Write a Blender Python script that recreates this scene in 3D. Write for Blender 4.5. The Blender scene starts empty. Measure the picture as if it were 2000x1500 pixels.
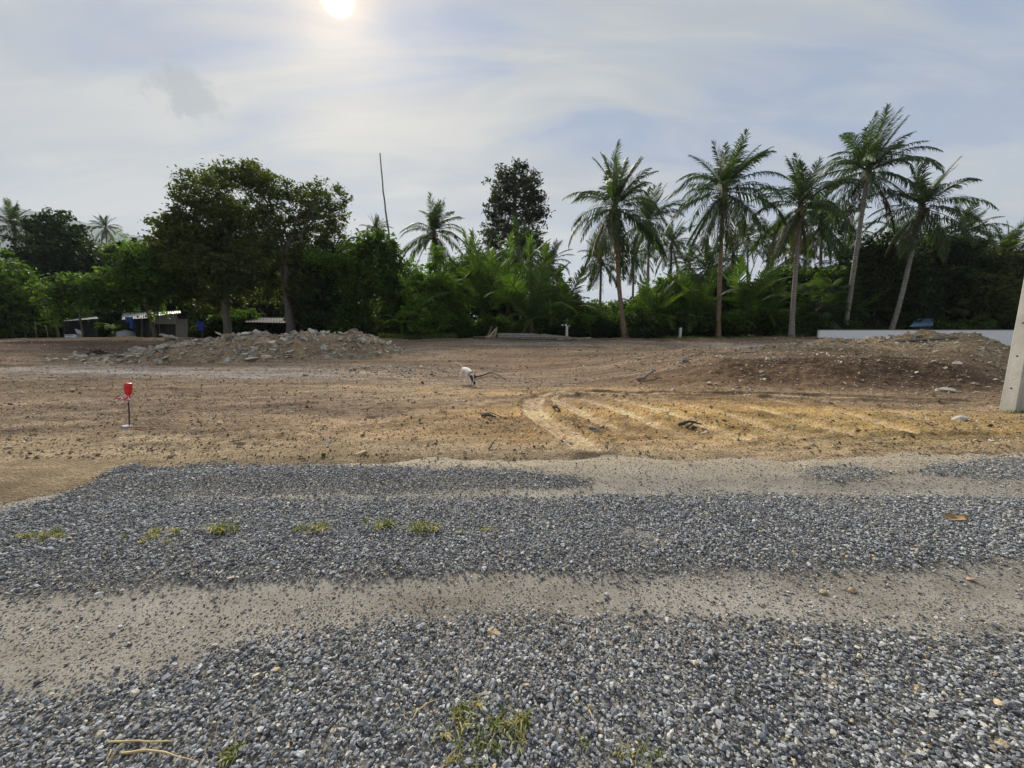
import bpy, bmesh, math, random
import numpy as np
from mathutils import Vector, Matrix, Euler

R = math.radians
random.seed(11)
rng = np.random.default_rng(11)
SC = bpy.context.scene
COL = SC.collection

# ------------------------------------------------------------------ camera
FPX = 760.0            # focal length in pixels of the 2000 x 1500 photograph
CAM_H = 1.60
HORIZON = 640.0
PITCH = math.atan((750.0 - HORIZON) / FPX)
cam_data = bpy.data.cameras.new('camera')
cam_data.sensor_width = 36.0
cam_data.lens = FPX / 2000.0 * 36.0
cam_data.clip_start = 0.05
cam_data.clip_end = 9000.0
cam = bpy.data.objects.new('camera', cam_data)
COL.objects.link(cam)
cam.location = (0, 0, CAM_H)
cam.rotation_euler = (R(90) - PITCH, 0, 0)
SC.camera = cam

def ray(px, py):
    u, v = (px - 1000.0) / FPX, (py - 750.0) / FPX
    c, s = math.cos(PITCH), math.sin(PITCH)
    return np.array([u, c - v * s, -s - v * c])      # forward component normalised later by y

def at_depth(px, py, d):
    r = ray(px, py)
    t = d / r[1]
    return Vector((r[0] * t, d, CAM_H + r[2] * t))

# ------------------------------------------------------------------ light
SUN_AZ, SUN_EL = R(-21.7), R(34.7)
SUN_DIR = Vector((math.sin(SUN_AZ) * math.cos(SUN_EL), math.cos(SUN_AZ) * math.cos(SUN_EL), math.sin(SUN_EL)))
sun_data = bpy.data.lights.new('sun', 'SUN')
sun_data.energy = 4.5
sun_data.angle = R(20)
sun_data.color = (1.0, 0.93, 0.82)
sun = bpy.data.objects.new('sun', sun_data)
COL.objects.link(sun)
sun.rotation_euler = SUN_DIR.to_track_quat('Z', 'Y').to_euler()
sun.location = (-8, 20, 30)

SC.view_settings.view_transform = 'Standard'
SC.view_settings.look = 'None'
SC.view_settings.gamma = 1.0
SC.view_settings.exposure = 0.7
SC.view_settings.use_curve_mapping = False

class NT:
    """small helper to write node trees"""
    def __init__(self, tree):
        self.t = tree
    def n(self, kind, **kw):
        nd = self.t.nodes.new(kind)
        ins = kw.pop('ins', {})
        for k, v in kw.items():
            setattr(nd, k, v)
        for k, v in ins.items():
            s = nd.inputs[k]
            if hasattr(v, 'is_linked') or isinstance(v, bpy.types.NodeSocket):
                self.t.links.new(v, s)
            else:
                s.default_value = v
        return nd
    def math(self, op, a, b=None, c=None, clamp=False):
        nd = self.t.nodes.new('ShaderNodeMath')
        nd.operation = op
        nd.use_clamp = clamp
        for i, v in enumerate((a, b, c)):
            if v is None:
                continue
            if isinstance(v, bpy.types.NodeSocket):
                self.t.links.new(v, nd.inputs[i])
            else:
                nd.inputs[i].default_value = v
        return nd.outputs[0]
    def mix(self, fac, a, b, blend='MIX'):
        nd = self.t.nodes.new('ShaderNodeMix')
        nd.data_type = 'RGBA'
        nd.blend_type = blend
        nd.clamp_factor = True
        for i, v in ((0, fac), (6, a), (7, b)):
            if isinstance(v, bpy.types.NodeSocket):
                self.t.links.new(v, nd.inputs[i])
            else:
                nd.inputs[i].default_value = v if i == 0 else (tuple(v) + (1.0,))[:4]
        return nd.outputs[2]
    def ramp(self, fac, stops, interp='LINEAR'):
        nd = self.t.nodes.new('ShaderNodeValToRGB')
        cr = nd.color_ramp
        cr.interpolation = interp
        while len(cr.elements) < len(stops):
            cr.elements.new(0.5)
        for e, (p, c) in zip(cr.elements, stops):
            e.position = p
            e.color = (c, c, c, 1) if isinstance(c, (int, float)) else (tuple(c) + (1.0,))[:4]
        self.t.links.new(fac, nd.inputs[0])
        return nd.outputs[0]
    def noise(self, vec, scale, detail=4, rough=0.55, dist=0.0, out=0):
        nd = self.t.nodes.new('ShaderNodeTexNoise')
        if vec is not None:
            self.t.links.new(vec, nd.inputs['Vector'])
        nd.inputs['Scale'].default_value = scale
        nd.inputs['Detail'].default_value = detail
        nd.inputs['Roughness'].default_value = rough
        nd.inputs['Distortion'].default_value = dist
        return nd.outputs[out]
    def link(self, a, b):
        self.t.links.new(a, b)

# ------------------------------------------------------------------ sky
world = bpy.data.worlds.new('World')
SC.world = world
world.use_nodes = True
wt = world.node_tree
wt.nodes.clear()
W = NT(wt)
tc = W.n('ShaderNodeTexCoord').outputs['Generated']
sky = W.n('ShaderNodeTexSky', sky_type='NISHITA', sun_disc=False, sun_elevation=SUN_EL, sun_rotation=SUN_AZ,
          air_density=1.0, dust_density=2.5, ozone_density=1.0)
sep = W.n('ShaderNodeSeparateXYZ', ins={0: tc})
zz = W.math('ADD', W.math('MAXIMUM', sep.outputs[2], 0.0), 0.22)
cx = W.math('DIVIDE', sep.outputs[0], zz)
cy = W.math('DIVIDE', sep.outputs[1], zz)
cp = W.n('ShaderNodeCombineXYZ', ins={0: cx, 1: cy}).outputs[0]
m1 = W.n('ShaderNodeMapping', ins={0: cp, 'Rotation': (0, 0, R(38)), 'Scale': (0.45, 1.5, 1)}).outputs[0]
streak = W.noise(m1, 3.0, 6, 0.55, 0.8)
m2 = W.n('ShaderNodeMapping', ins={0: cp, 'Location': (3.1, 1.7, 0), 'Scale': (0.5, 0.7, 1)}).outputs[0]
broad = W.noise(m2, 2.4, 4, 0.5, 0.5)
# thin veil: left half greyer and paler, right half bluer (a broad drift of cloud)
drift = W.math('MULTIPLY_ADD', sep.outputs[0], -0.34, 0.48, clamp=True)
veil = W.math('ADD', W.math('MULTIPLY', drift, 0.62),
              W.math('ADD', W.math('MULTIPLY', streak, 2.1), W.math('MULTIPLY', broad, 1.25)))
veil = W.math('SUBTRACT', veil, 1.45)
cloud_col = W.ramp(veil, [(0.16, (0.30, 0.39, 0.58)), (0.36, (0.41, 0.48, 0.60)), (0.56, (0.50, 0.54, 0.57)), (0.80, (0.62, 0.63, 0.615))])
# brighter low band near the horizon
low = W.math('SUBTRACT', 1.0, W.math('MULTIPLY', sep.outputs[2], 2.4), clamp=True)
cloud_col = W.mix(W.math('MULTIPLY', W.math('POWER', low, 2.0), 0.55), cloud_col, (0.585, 0.635, 0.70))
# darker streak bands
m3 = W.n('ShaderNodeMapping', ins={0: cp, 'Location': (0.4, 2.2, 0), 'Rotation': (0, 0, R(52)), 'Scale': (0.4, 2.2, 1)}).outputs[0]
band = W.ramp(W.noise(m3, 1.9, 5, 0.55, 0.8), [(0.46, 0.0), (0.66, 1.0)])
cloud_col = W.mix(W.math('MULTIPLY', band, 0.60), cloud_col, (0.40, 0.44, 0.52))
# one small grey cloud in front of the veil
cdir = ray(368, 183); cdir = cdir / np.linalg.norm(cdir)
wob = W.n('ShaderNodeVectorMath', operation='MULTIPLY_ADD', ins={0: W.noise(tc, 20.0, 6, 0.65, 0.0, out=1), 1: (0.13, 0.13, 0.13), 2: tc}).outputs[0]
wob = W.n('ShaderNodeVectorMath', operation='SUBTRACT', ins={0: wob, 1: (0.065 + cdir[0], 0.065 + cdir[1], 0.065 + cdir[2])}).outputs[0]
wob = W.n('ShaderNodeVectorMath', operation='MULTIPLY', ins={0: wob, 1: (1.0, 1.0, 1.25)}).outputs[0]
cd = W.n('ShaderNodeVectorMath', operation='LENGTH', ins={0: wob}).outputs['Value']
puff = W.n('ShaderNodeMapRange', interpolation_type='SMOOTHSTEP', ins={0: cd, 1: 0.034, 2: 0.060, 3: 1.0, 4: 0.0}).outputs[0]
cloud_col = W.mix(W.math('MULTIPLY', puff, 0.85), cloud_col, (0.33, 0.385, 0.43))
# the sun behind the veil: a burnt-out disc and its warm glow
dn = W.n('ShaderNodeVectorMath', operation='DOT_PRODUCT', ins={0: tc, 1: tuple(SUN_DIR)}).outputs['Value']
ang = W.math('ARCCOSINE', W.math('MINIMUM', dn, 0.99999))
disc = W.n('ShaderNodeMapRange', interpolation_type='SMOOTHSTEP', ins={0: ang, 1: 0.008, 2: 0.034, 3: 1.0, 4: 0.0}).outputs[0]
glow1 = W.math('EXPONENT', W.math('MULTIPLY', W.math('POWER', W.math('DIVIDE', ang, 0.066), 2.0), -1.0))
glow2 = W.math('EXPONENT', W.math('DIVIDE', ang, -0.14))
haloc = W.n('ShaderNodeVectorMath', operation='SCALE', ins={0: (0.46, 0.30, 0.09), 'Scale': glow1}).outputs[0]
haloc2 = W.n('ShaderNodeVectorMath', operation='SCALE', ins={0: (0.24, 0.175, 0.095), 'Scale': W.math('MULTIPLY', glow2, W.math('MULTIPLY_ADD', streak, 1.2, 0.4))}).outputs[0]
discc = W.n('ShaderNodeVectorMath', operation='SCALE', ins={0: (2.2, 2.0, 1.55), 'Scale': disc}).outputs[0]
tot = W.n('ShaderNodeVectorMath', operation='ADD', ins={0: haloc, 1: haloc2}).outputs[0]
tot = W.n('ShaderNodeVectorMath', operation='ADD', ins={0: tot, 1: discc}).outputs[0]
tot = W.n('ShaderNodeVectorMath', operation='ADD', ins={0: tot, 1: cloud_col}).outputs[0]
bg_sky = W.n('ShaderNodeBackground', ins={0: sky.outputs[0], 1: 0.06})
bg_cloud = W.n('ShaderNodeBackground', ins={0: tot, 1: 0.555})
mx = W.n('ShaderNodeMixShader', ins={0: 0.93, 1: bg_sky.outputs[0], 2: bg_cloud.outputs[0]})
wo = W.n('ShaderNodeOutputWorld', ins={0: mx.outputs[0]})

# ------------------------------------------------------------------ helpers
def tag(o, label=None, cat=None, group=None, kind=None):
    if label: o['label'] = label
    if cat: o['category'] = cat
    if group: o['group'] = group
    if kind or cat: o['kind'] = kind or 'thing'
    return o

def obj(name, mesh, parent=None):
    o = bpy.data.objects.new(name, mesh)
    COL.objects.link(o)
    if parent is not None:
        o.parent = parent
    return o

def empty(name, loc=(0, 0, 0), rz=0.0):
    o = bpy.data.objects.new(name, None)
    o.empty_display_size = 0.2
    o.location = loc
    o.rotation_euler = (0, 0, rz)
    COL.objects.link(o)
    return o

def np_mesh(name, verts, quads=None, tris=None, mat=None, smooth=False, color=None):
    me = bpy.data.meshes.new(name)
    verts = np.asarray(verts, dtype=np.float32)
    nq = 0 if quads is None else len(quads)
    nt = 0 if tris is None else len(tris)
    me.vertices.add(len(verts))
    me.vertices.foreach_set('co', verts.ravel())
    loops = []
    if nq: loops.append(np.asarray(quads, dtype=np.int32).ravel())
    if nt: loops.append(np.asarray(tris, dtype=np.int32).ravel())
    loops = np.concatenate(loops)
    me.loops.add(len(loops))
    me.loops.foreach_set('vertex_index', loops)
    me.polygons.add(nq + nt)
    start = np.concatenate([np.arange(nq) * 4, nq * 4 + np.arange(nt) * 3]).astype(np.int32)
    me.polygons.foreach_set('loop_start', start)
    if smooth:
        me.polygons.foreach_set('use_smooth', np.ones(nq + nt, dtype=bool))
    if color is not None:
        a = me.attributes.new('Col', 'FLOAT_COLOR', 'POINT')
        c = np.ones((len(verts), 4), dtype=np.float32)
        c[:, :3] = color
        a.data.foreach_set('color', c.ravel())
    me.update(calc_edges=True)
    if mat: me.materials.append(mat)
    return me

class MB:
    """collects shapes into one mesh"""
    def __init__(self):
        self.v, self.f = [], []
    def add(self, vs, fs):
        k = len(self.v)
        self.v += [tuple(p) for p in vs]
        self.f += [tuple(i + k for i in f) for f in fs]
        return self
    def box(self, c, s, rot=None):
        c = Vector(c); hx, hy, hz = s[0] / 2, s[1] / 2, s[2] / 2
        pts = [Vector((x, y, z)) for z in (-hz, hz) for y in (-hy, hy) for x in (-hx, hx)]
        if rot is not None:
            m = Euler(rot).to_matrix()
            pts = [m @ p for p in pts]
        return self.add([c + p for p in pts], [(0, 2, 3, 1), (4, 5, 7, 6), (0, 1, 5, 4), (2, 6, 7, 3), (0, 4, 6, 2), (1, 3, 7, 5)])
    def tube(self, pts, rad, sides=8, cap=True, wob=0.0, rr=None):
        rr = rr or random
        pts = [Vector(p) for p in pts]
        if not isinstance(rad, (list, tuple)): rad = [rad] * len(pts)
        vs, fs = [], []
        up = None
        for i, p in enumerate(pts):
            t = (pts[min(i + 1, len(pts) - 1)] - pts[max(i - 1, 0)])
            t = t.normalized() if t.length > 1e-9 else Vector((0, 0, 1))
            if up is None:
                up = Vector((1, 0, 0)) if abs(t.x) < 0.8 else Vector((0, 1, 0))
            a = (up - t * up.dot(t)).normalized(); up = a
            b = t.cross(a)
            for k in range(sides):
                q = 2 * math.pi * k / sides
                r = rad[i] * (1 + (rr.uniform(-wob, wob) if wob else 0))
                vs.append(p + a * (math.cos(q) * r) + b * (math.sin(q) * r))
        for i in range(len(pts) - 1):
            for k in range(sides):
                k2 = (k + 1) % sides
                fs.append((i * sides + k, i * sides + k2, (i + 1) * sides + k2, (i + 1) * sides + k))
        if cap:
            fs.append(tuple(range(sides - 1, -1, -1)))
            n = (len(pts) - 1) * sides
            fs.append(tuple(range(n, n + sides)))
        return self.add(vs, fs)
    def mesh(self, name, mat=None, smooth=False):
        me = bpy.data.meshes.new(name)
        me.from_pydata(self.v, [], self.f)
        if smooth:
            me.polygons.foreach_set('use_smooth', np.ones(len(me.polygons), dtype=bool))
        if mat: me.materials.append(mat)
        me.update()
        return me
    def build(self, name, mat=None, parent=None, smooth=False):
        return obj(name, self.mesh(name, mat, smooth), parent)

def lathe(prof, sides=16):
    mb = MB()
    vs = [(r * math.cos(2 * math.pi * k / sides), r * math.sin(2 * math.pi * k / sides), z) for r, z in prof for k in range(sides)]
    fs = []
    for i in range(len(prof) - 1):
        for k in range(sides):
            k2 = (k + 1) % sides
            fs.append((i * sides + k, i * sides + k2, (i + 1) * sides + k2, (i + 1) * sides + k))
    fs.append(tuple(range(sides - 1, -1, -1)))
    n = (len(prof) - 1) * sides
    fs.append(tuple(range(n, n + sides)))
    return mb.add(vs, fs)

# numpy noise -----------------------------------------------------------
def _h(ix, iy, seed):
    n = (ix.astype(np.int64) * 374761393 + iy.astype(np.int64) * 668265263 + seed * 1442695041) & 0x7fffffff
    n = ((n ^ (n >> 13)) * 1274126177) & 0x7fffffff
    n = (n ^ (n >> 16)) & 0xffff
    return n.astype(np.float64) / 65535.0

def vn(x, y, seed=0):
    x = np.asarray(x, dtype=np.float64); y = np.asarray(y, dtype=np.float64)
    ix, iy = np.floor(x), np.floor(y)
    fx, fy = x - ix, y - iy
    fx = fx * fx * fx * (fx * (fx * 6 - 15) + 10); fy = fy * fy * fy * (fy * (fy * 6 - 15) + 10)
    a, b = _h(ix, iy, seed), _h(ix + 1, iy, seed)
    c, d = _h(ix, iy + 1, seed), _h(ix + 1, iy + 1, seed)
    return (a * (1 - fx) + b * fx) * (1 - fy) + (c * (1 - fx) + d * fx) * fy     # 0..1

def fbm(x, y, seed=0, octv=4, gain=0.5):
    s, a, tot = 0.0, 1.0, 0.0
    for i in range(octv):
        # rotate the lattice a little with each octave
        c, q = math.cos(0.6 * i), math.sin(0.6 * i)
        s = s + a * (vn((x * c - y * q) * 2 ** i, (x * q + y * c) * 2 ** i, seed + i * 17) - 0.5)
        tot += a; a *= gain
    return s / tot * 2                                                            # about -1..1

def sst(a, b, x):
    t = np.clip((x - a) / (b - a), 0, 1)
    return t * t * (3 - 2 * t)

# ------------------------------------------------------------------ terrain shape
def heap_h(x, y):
    """left rubble ridge: height above the ground"""
    ax, ay, bx, by = -16.3, 17.2, -7.4, 20.0
    t = np.clip(((x - ax) * (bx - ax) + (y - ay) * (by - ay)) / ((bx - ax) ** 2 + (by - ay) ** 2), 0, 1)
    d = np.hypot(x - (ax + t * (bx - ax)), y - (ay + t * (by - ay)))
    top = np.interp(t, [0, 0.15, 0.35, 0.6, 0.85, 0.95, 1.0], [0.35, 0.82, 1.02, 1.0, 1.02, 1.1, 0.85])
    top = top * (1 + 0.16 * fbm(x * 0.9, y * 0.9, 5, 2))
    wid = 2.2
    return top * (1 - sst(0.1, wid, d + 0.35 * fbm(x * 1.2, y * 1.2, 7, 3))) 

def base_h(x, y):
    x = np.asarray(x, dtype=np.float64); y = np.asarray(y, dtype=np.float64)
    z = 0.74 * sst(11.0, 28.0, y)
    z = z + 0.16 * fbm(x * 0.11, y * 0.16, 3, 2) * sst(7, 14, y)
    # bank on the right, with its foot along the flat sandy floor
    foot = 9.9 - 0.03 * (x - 6) + 0.5 * fbm(x * 0.35, y * 0.0 + 3.0, 9, 2)
    bank = 0.72 * sst(0, 2.1, y - foot) * sst(2.5, 8.5, x + 0.25 * (y - 10)) * (1 - sst(15.5, 19.0, y)) * (1 - 0.8 * sst(1.14, 1.34, x / np.maximum(y, 1.0)))
    z = z + bank * (1 + 0.25 * fbm(x * 0.5, y * 0.5, 12, 3))
    z = z + 0.16 * np.exp(-((y - 27.6 - 0.4 * np.sin(x * 0.3)) / 0.8) ** 2) * (0.3 + vn(x * 0.6, y * 0.6, 14))
    z = z - 0.95 * sst(25.0, 33.0, x) * sst(16.0, 24.0, y)
    # low grey ridge in the middle ground
    z = z + 0.16 * np.exp(-(((x + 4.4) / 2.2) ** 2 + ((y - 14.3) / 0.7) ** 2))
    return z

def at_ground(px, py, far=160.0):
    r = ray(px, py)
    t = np.geomspace(0.6, far, 6000) / r[1]
    X, Y, Z = r[0] * t, r[1] * t, CAM_H + r[2] * t
    below = np.nonzero(Z < base_h(X, Y))[0]
    if len(below) == 0:
        return at_depth(px, py, 30.0)
    i = below[0]
    return Vector((X[i], Y[i], Z[i]))

def flat(px, py):
    r = ray(px, py); t = -CAM_H / r[2]
    return (r[0] * t, r[1] * t)

def poly_dist(x, y, pts):
    """distance to a polyline and the run along it"""
    best = np.full(np.shape(x), 1e9); run = np.zeros(np.shape(x)); acc = 0.0
    for (ax, ay), (bx, by) in zip(pts[:-1], pts[1:]):
        L2 = (bx - ax) ** 2 + (by - ay) ** 2 + 1e-9
        t = np.clip(((x - ax) * (bx - ax) + (y - ay) * (by - ay)) / L2, 0, 1)
        d = np.hypot(x - (ax + t * (bx - ax)), y - (ay + t * (by - ay)))
        L = math.sqrt(L2)
        run = np.where(d < best, acc + t * L, run); best = np.minimum(best, d); acc += L
    return best, run

TRACKS_PX = [
    ([(1150, 872), (1085, 835), (1040, 800), (1044, 781), (1072, 769), (1160, 765), (1320, 766), (1500, 770), (1900, 786)], 0.24, 1.35),
    ([(1230, 850), (1130, 803), (1076, 776), (1088, 768), (1200, 770)], 0.17, 1.25),
    ([(1330, 850), (1240, 812), (1150, 782), (1095, 769)], 0.18, 1.15),
    ([(1440, 855), (1330, 815), (1220, 782), (1150, 768)], 0.18, 1.15),
    ([(1540, 850), (1430, 812), (1310, 783), (1240, 771)], 0.18, 1.05),
    ([(1650, 846), (1520, 808), (1400, 781)], 0.18, 1.0),
    ([(1770, 842), (1640, 803), (1500, 778)], 0.18, 0.9),
    ([(-200, 842), (200, 822), (480, 802), (760, 780), (1000, 768)], 0.26, 0.6),
    ([(60, 886), (400, 872), (700, 850), (960, 812)], 0.26, 0.55),
    ([(-200, 796), (300, 778), (600, 772), (900, 764)], 0.24, 0.55),
    ([(330, 884), (520, 868), (640, 838), (700, 800)], 0.22, 0.6),
    ([(-200, 752), (300, 737), (600, 737), (900, 745)], 0.26, 0.8),
    ([(380, 722), (600, 724), (760, 732), (900, 752)], 0.26, 0.8),
    ([(1300, 880), (1600, 868), (2100, 852)], 0.30, 0.6),
    ([(700, 880), (1000, 872), (1300, 868), (1700, 850)], 0.26, 0.6),
    ([(1500, 772), (1750, 790), (2100, 800)], 0.26, 0.7),
    ([(1870, 838), (1760, 806), (1600, 780), (1480, 770)], 0.18, 0.6),
    ([(-100, 770), (200, 757), (520, 752), (820, 758)], 0.25, 0.8),
    ([(-100, 726), (200, 716), (420, 712), (620, 708)], 0.3, 0.8),
    ([(200, 860), (480, 846), (760, 815), (930, 785)], 0.24, 0.7),
    ([(880, 800), (960, 782), (1080, 772)], 0.2, 0.7),
    ([(1000, 890), (1250, 884), (1600, 882), (2000, 878)], 0.3, 0.5),
    ([(0, 815), (250, 800), (520, 786), (700, 778)], 0.22, 0.6),
    ([(700, 745), (1000, 752), (1300, 752), (1700, 768)], 0.26, 0.6),
    ([(900, 730), (1100, 722), (1250, 726)], 0.26, 0.5),
]
TRACKS = [([flat(*p) for p in pts], w, s) for pts, w, s in TRACKS_PX]

CLEATED = {7, 8, 9, 10, 14, 15, 17, 19, 20, 22, 23}

def lot_mask(x, y):
    return sst(4.4, 6.0, y)

def road_edge(x):
    """far edge of the gravel road"""
    e = np.interp(x, [-30, -9, -6.0, -4.9, -4.3, -3.0, 0, 3, 6, 30], [2.0, 2.5, 2.9, 3.3, 4.30, 4.62, 4.60, 4.75, 4.95, 5.2])
    return e

def track_field(x, y):
    dz = np.zeros(np.shape(x)); tone = np.zeros(np.shape(x))
    wx = x + 0.04 * fbm(x * 1.7, y * 1.7, 41, 2); wy = y + 0.04 * fbm(x * 1.7, y * 1.7, 42, 2)
    for ti, (pts, w, s) in enumerate(TRACKS):
        xs = [p[0] for p in pts]; ys = [p[1] for p in pts]
        sel = (x > min(xs) - 1) & (x < max(xs) + 1) & (y > min(ys) - 1) & (y < max(ys) + 1)
        if not sel.any(): continue
        d, run = poly_dist(wx[sel], wy[sel], pts)
        inside = 1 - sst(w * 0.85, w * 1.05, d)
        berm = np.exp(-((d - w * 1.35) / (w * 0.35)) ** 2)
        tread = 0.5 + 0.5 * np.cos(d / w * 9.5)
        if ti in CLEATED:      # crawler plates leave a ladder of bars
            tread = (0.5 + 0.5 * np.sin(run / 0.21 * 6.283)) ** 1.5
        dz[sel] += s * (1.0 if ti < 7 else 0.55) * (-0.036 * inside + 0.034 * berm + 0.024 * inside * tread)
        tone[sel] = np.maximum(tone[sel], s * (0.85 if ti < 7 else 0.6) * inside * (0.60 + 0.40 * tread))
    return dz, tone

def terrain(x, y, fine=True):
    z = base_h(x, y)
    lot = lot_mask(x, y)
    # dragged, streaky relief of a bulldozed lot: long in x, short in y
    warp = 0.8 * fbm(x * 0.25, y * 0.35, 21, 2)
    streak = fbm(x * 0.28 + 0.15 * y, y * 2.1 + warp * 2, 22, 3)
    z = z + lot * 0.020 * streak
    lump = fbm(x * 1.3, y * 1.6, 23, 4, 0.6)
    rough = 0.35 + 0.65 * vn(x * 0.3, y * 0.4, 24)
    rough = rough + 0.8 * sst(3, 7, x) * sst(9.5, 12, y)
    z = z + lot * 0.036 * rough * lump
    if fine:
        z = z + lot * 0.040 * rough * fbm(x * 6.0, y * 8.0, 25, 4, 0.75)
        z = z + 0.006 * fbm(x * 9.0, y * 9.0, 26, 2)
    dz, tone = track_field(np.asarray(x, float), np.asarray(y, float))
    z = z + dz
    # wheel ruts along the road
    rut = np.exp(-((y - 2.12 - 0.06 * np.sin(x * 0.8)) / 0.32) ** 2) + np.exp(-((y - 3.75 - 0.05 * np.sin(x * 0.7 + 1)) / 0.26) ** 2)
    z = z - 0.030 * rut * (1 - lot)
    return z, tone

def lin(r, g, b):
    f = lambda c: (c / 255 / 12.92) if c <= 10 else ((c / 255 + 0.055) / 1.055) ** 2.4
    return np.array([f(r), f(g), f(b)])
# ------------------------------------------------------------------ materials
def new_mat(name):
    m = bpy.data.materials.new(name)
    m.use_nodes = True
    m.node_tree.nodes.clear()
    return m, NT(m.node_tree)

def finish(m, t, col, rough=0.8, bump=None, bump_s=0.3, bump_d=0.02, spec=0.3, metal=0.0):
    b = t.n('ShaderNodeBsdfPrincipled', ins={'Roughness': rough, 'Metallic': metal, 'Specular IOR Level': spec})
    if isinstance(col, bpy.types.NodeSocket): t.link(col, b.inputs['Base Color'])
    else: b.inputs['Base Color'].default_value = (tuple(col) + (1,))[:4]
    if bump is not None:
        bn = t.n('ShaderNodeBump', ins={'Strength': bump_s, 'Distance': bump_d, 'Height': bump})
        t.link(bn.outputs[0], b.inputs['Normal'])
    t.n('ShaderNodeOutputMaterial', ins={0: b.outputs[0]})
    return m

def plain(name, col, rough=0.7, var=0.25, scale=8.0, spec=0.3, metal=0.0, bump=0.2, bd=0.01, space='Object'):
    m, t = new_mat(name)
    co = t.n('ShaderNodeTexCoord').outputs[space]
    n1 = t.noise(co, scale, 5, 0.6)
    n2 = t.noise(co, scale * 0.23, 3, 0.5)
    k = t.math('ADD', t.math('MULTIPLY', n1, 0.6), t.math('MULTIPLY', n2, 0.4))
    c = t.ramp(k, [(0.25, tuple(v * (1 - var) for v in col)), (0.75, tuple(min(1, v * (1 + var)) for v in col))])
    return finish(m, t, c, rough, n1, bump, bd, spec, metal)

def leaf_mat(name, cols, trans=0.35, gloss=0.14, gr=0.55):
    """leaf blades: colour differs from leaf to leaf, light shines through"""
    m, t = new_mat(name)
    g = t.n('ShaderNodeNewGeometry')
    rnd = g.outputs['Random Per Island']
    co = t.n('ShaderNodeTexCoord').outputs['Object']
    big = t.noise(co, 0.55, 2, 0.5)
    k = t.math('ADD', t.math('MULTIPLY', rnd, 0.55), t.math('MULTIPLY', big, 0.45))
    n = len(cols)
    c = t.ramp(k, [(0.2 + 0.6 * i / (n - 1), col) for i, col in enumerate(cols)])
    d = t.n('ShaderNodeBsdfPrincipled', ins={'Base Color': c, 'Roughness': gr, 'Specular IOR Level': gloss})
    tcol = t.mix(1.0, c, (1.5, 1.75, 0.55), 'MULTIPLY')
    tr = t.n('ShaderNodeBsdfTranslucent', ins={0: tcol})
    mx = t.n('ShaderNodeMixShader', ins={0: trans, 1: d.outputs[0], 2: tr.outputs[0]})
    t.n('ShaderNodeOutputMaterial', ins={0: mx.outputs[0]})
    return m

M = {}
# soil: zone colours come with the mesh, the nodes give grain, crumbs and small stains
m, t = new_mat('soil')
vc = t.n('ShaderNodeVertexColor', layer_name='Col').outputs[0]
co = t.n('ShaderNodeTexCoord').outputs['Object']
g1 = t.noise(co, 38.0, 6, 0.72)
g2 = t.noise(co, 11.0, 6, 0.7)
mp = t.n('ShaderNodeMapping', ins={0: co, 'Scale': (0.5, 3.0, 1.0)}).outputs[0]
g3 = t.noise(mp, 2.2, 5, 0.62, 0.4)
f = t.math('ADD', t.math('MULTIPLY', g1, 0.36), t.math('ADD', t.math('MULTIPLY', g2, 0.42), t.math('MULTIPLY', g3, 0.30)))
mul = t.ramp(f, [(0.38, (0.36, 0.35, 0.34)), (0.47, (0.82, 0.81, 0.80)), (0.56, (1.08, 1.08, 1.08)), (0.68, (1.65, 1.66, 1.68))])
c = t.mix(1.0, vc, mul, 'MULTIPLY')
vor = t.n('ShaderNodeTexVoronoi', feature='DISTANCE_TO_EDGE', ins={'Vector': co, 'Scale': 24.0, 'Randomness': 1.0}).outputs[0]
crumb = t.math('ADD', t.math('MULTIPLY', g1, 0.7), t.math('ADD', t.math('MULTIPLY', g2, 0.7), t.math('MULTIPLY', t.math('MINIMUM', vor, 0.25), 0.8)))
M['soil'] = finish(m, t, c, 0.95, crumb, 1.0, 0.09, 0.15)
# road bed: pale compacted grit
m, t = new_mat('road_bed')
co = t.n('ShaderNodeTexCoord').outputs['Object']
g1 = t.noise(co, 95.0, 4, 0.7)
g2 = t.noise(co, 2.2, 5, 0.6, 0.3)
mp = t.n('ShaderNodeMapping', ins={0: co, 'Scale': (0.35, 1.6, 1.0)}).outputs[0]
g3 = t.noise(mp, 1.7, 4, 0.6, 0.4)
base = t.ramp(t.math('ADD', t.math('MULTIPLY', g2, 0.5), t.math('MULTIPLY', g3, 0.5)),
              [(0.32, (0.150, 0.130, 0.105)), (0.46, (0.215, 0.196, 0.168)), (0.56, (0.265, 0.246, 0.216)), (0.70, (0.34, 0.32, 0.29))])
yy = t.n('ShaderNodeSeparateXYZ', ins={0: co}).outputs[1]
edge = t.n('ShaderNodeMapRange', interpolation_type='SMOOTHSTEP', ins={0: t.math('ADD', yy, t.math('MULTIPLY', g2, 0.8)), 1: 4.1, 2: 5.0, 3: 0.0, 4: 0.85}).outputs[0]
base = t.mix(edge, base, (0.34, 0.285, 0.205))
c = t.mix(1.0, base, t.ramp(g1, [(0.3, (0.55, 0.55, 0.56)), (0.7, (1.35, 1.34, 1.3))]), 'MULTIPLY')
vor = t.n('ShaderNodeTexVoronoi', ins={'Vector': co, 'Scale': 85.0}).outputs[0]
M['road'] = finish(m, t, c, 0.93, t.math('ADD', g1, t.math('MULTIPLY', vor, -0.5)), 0.5, 0.006, 0.2)

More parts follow.
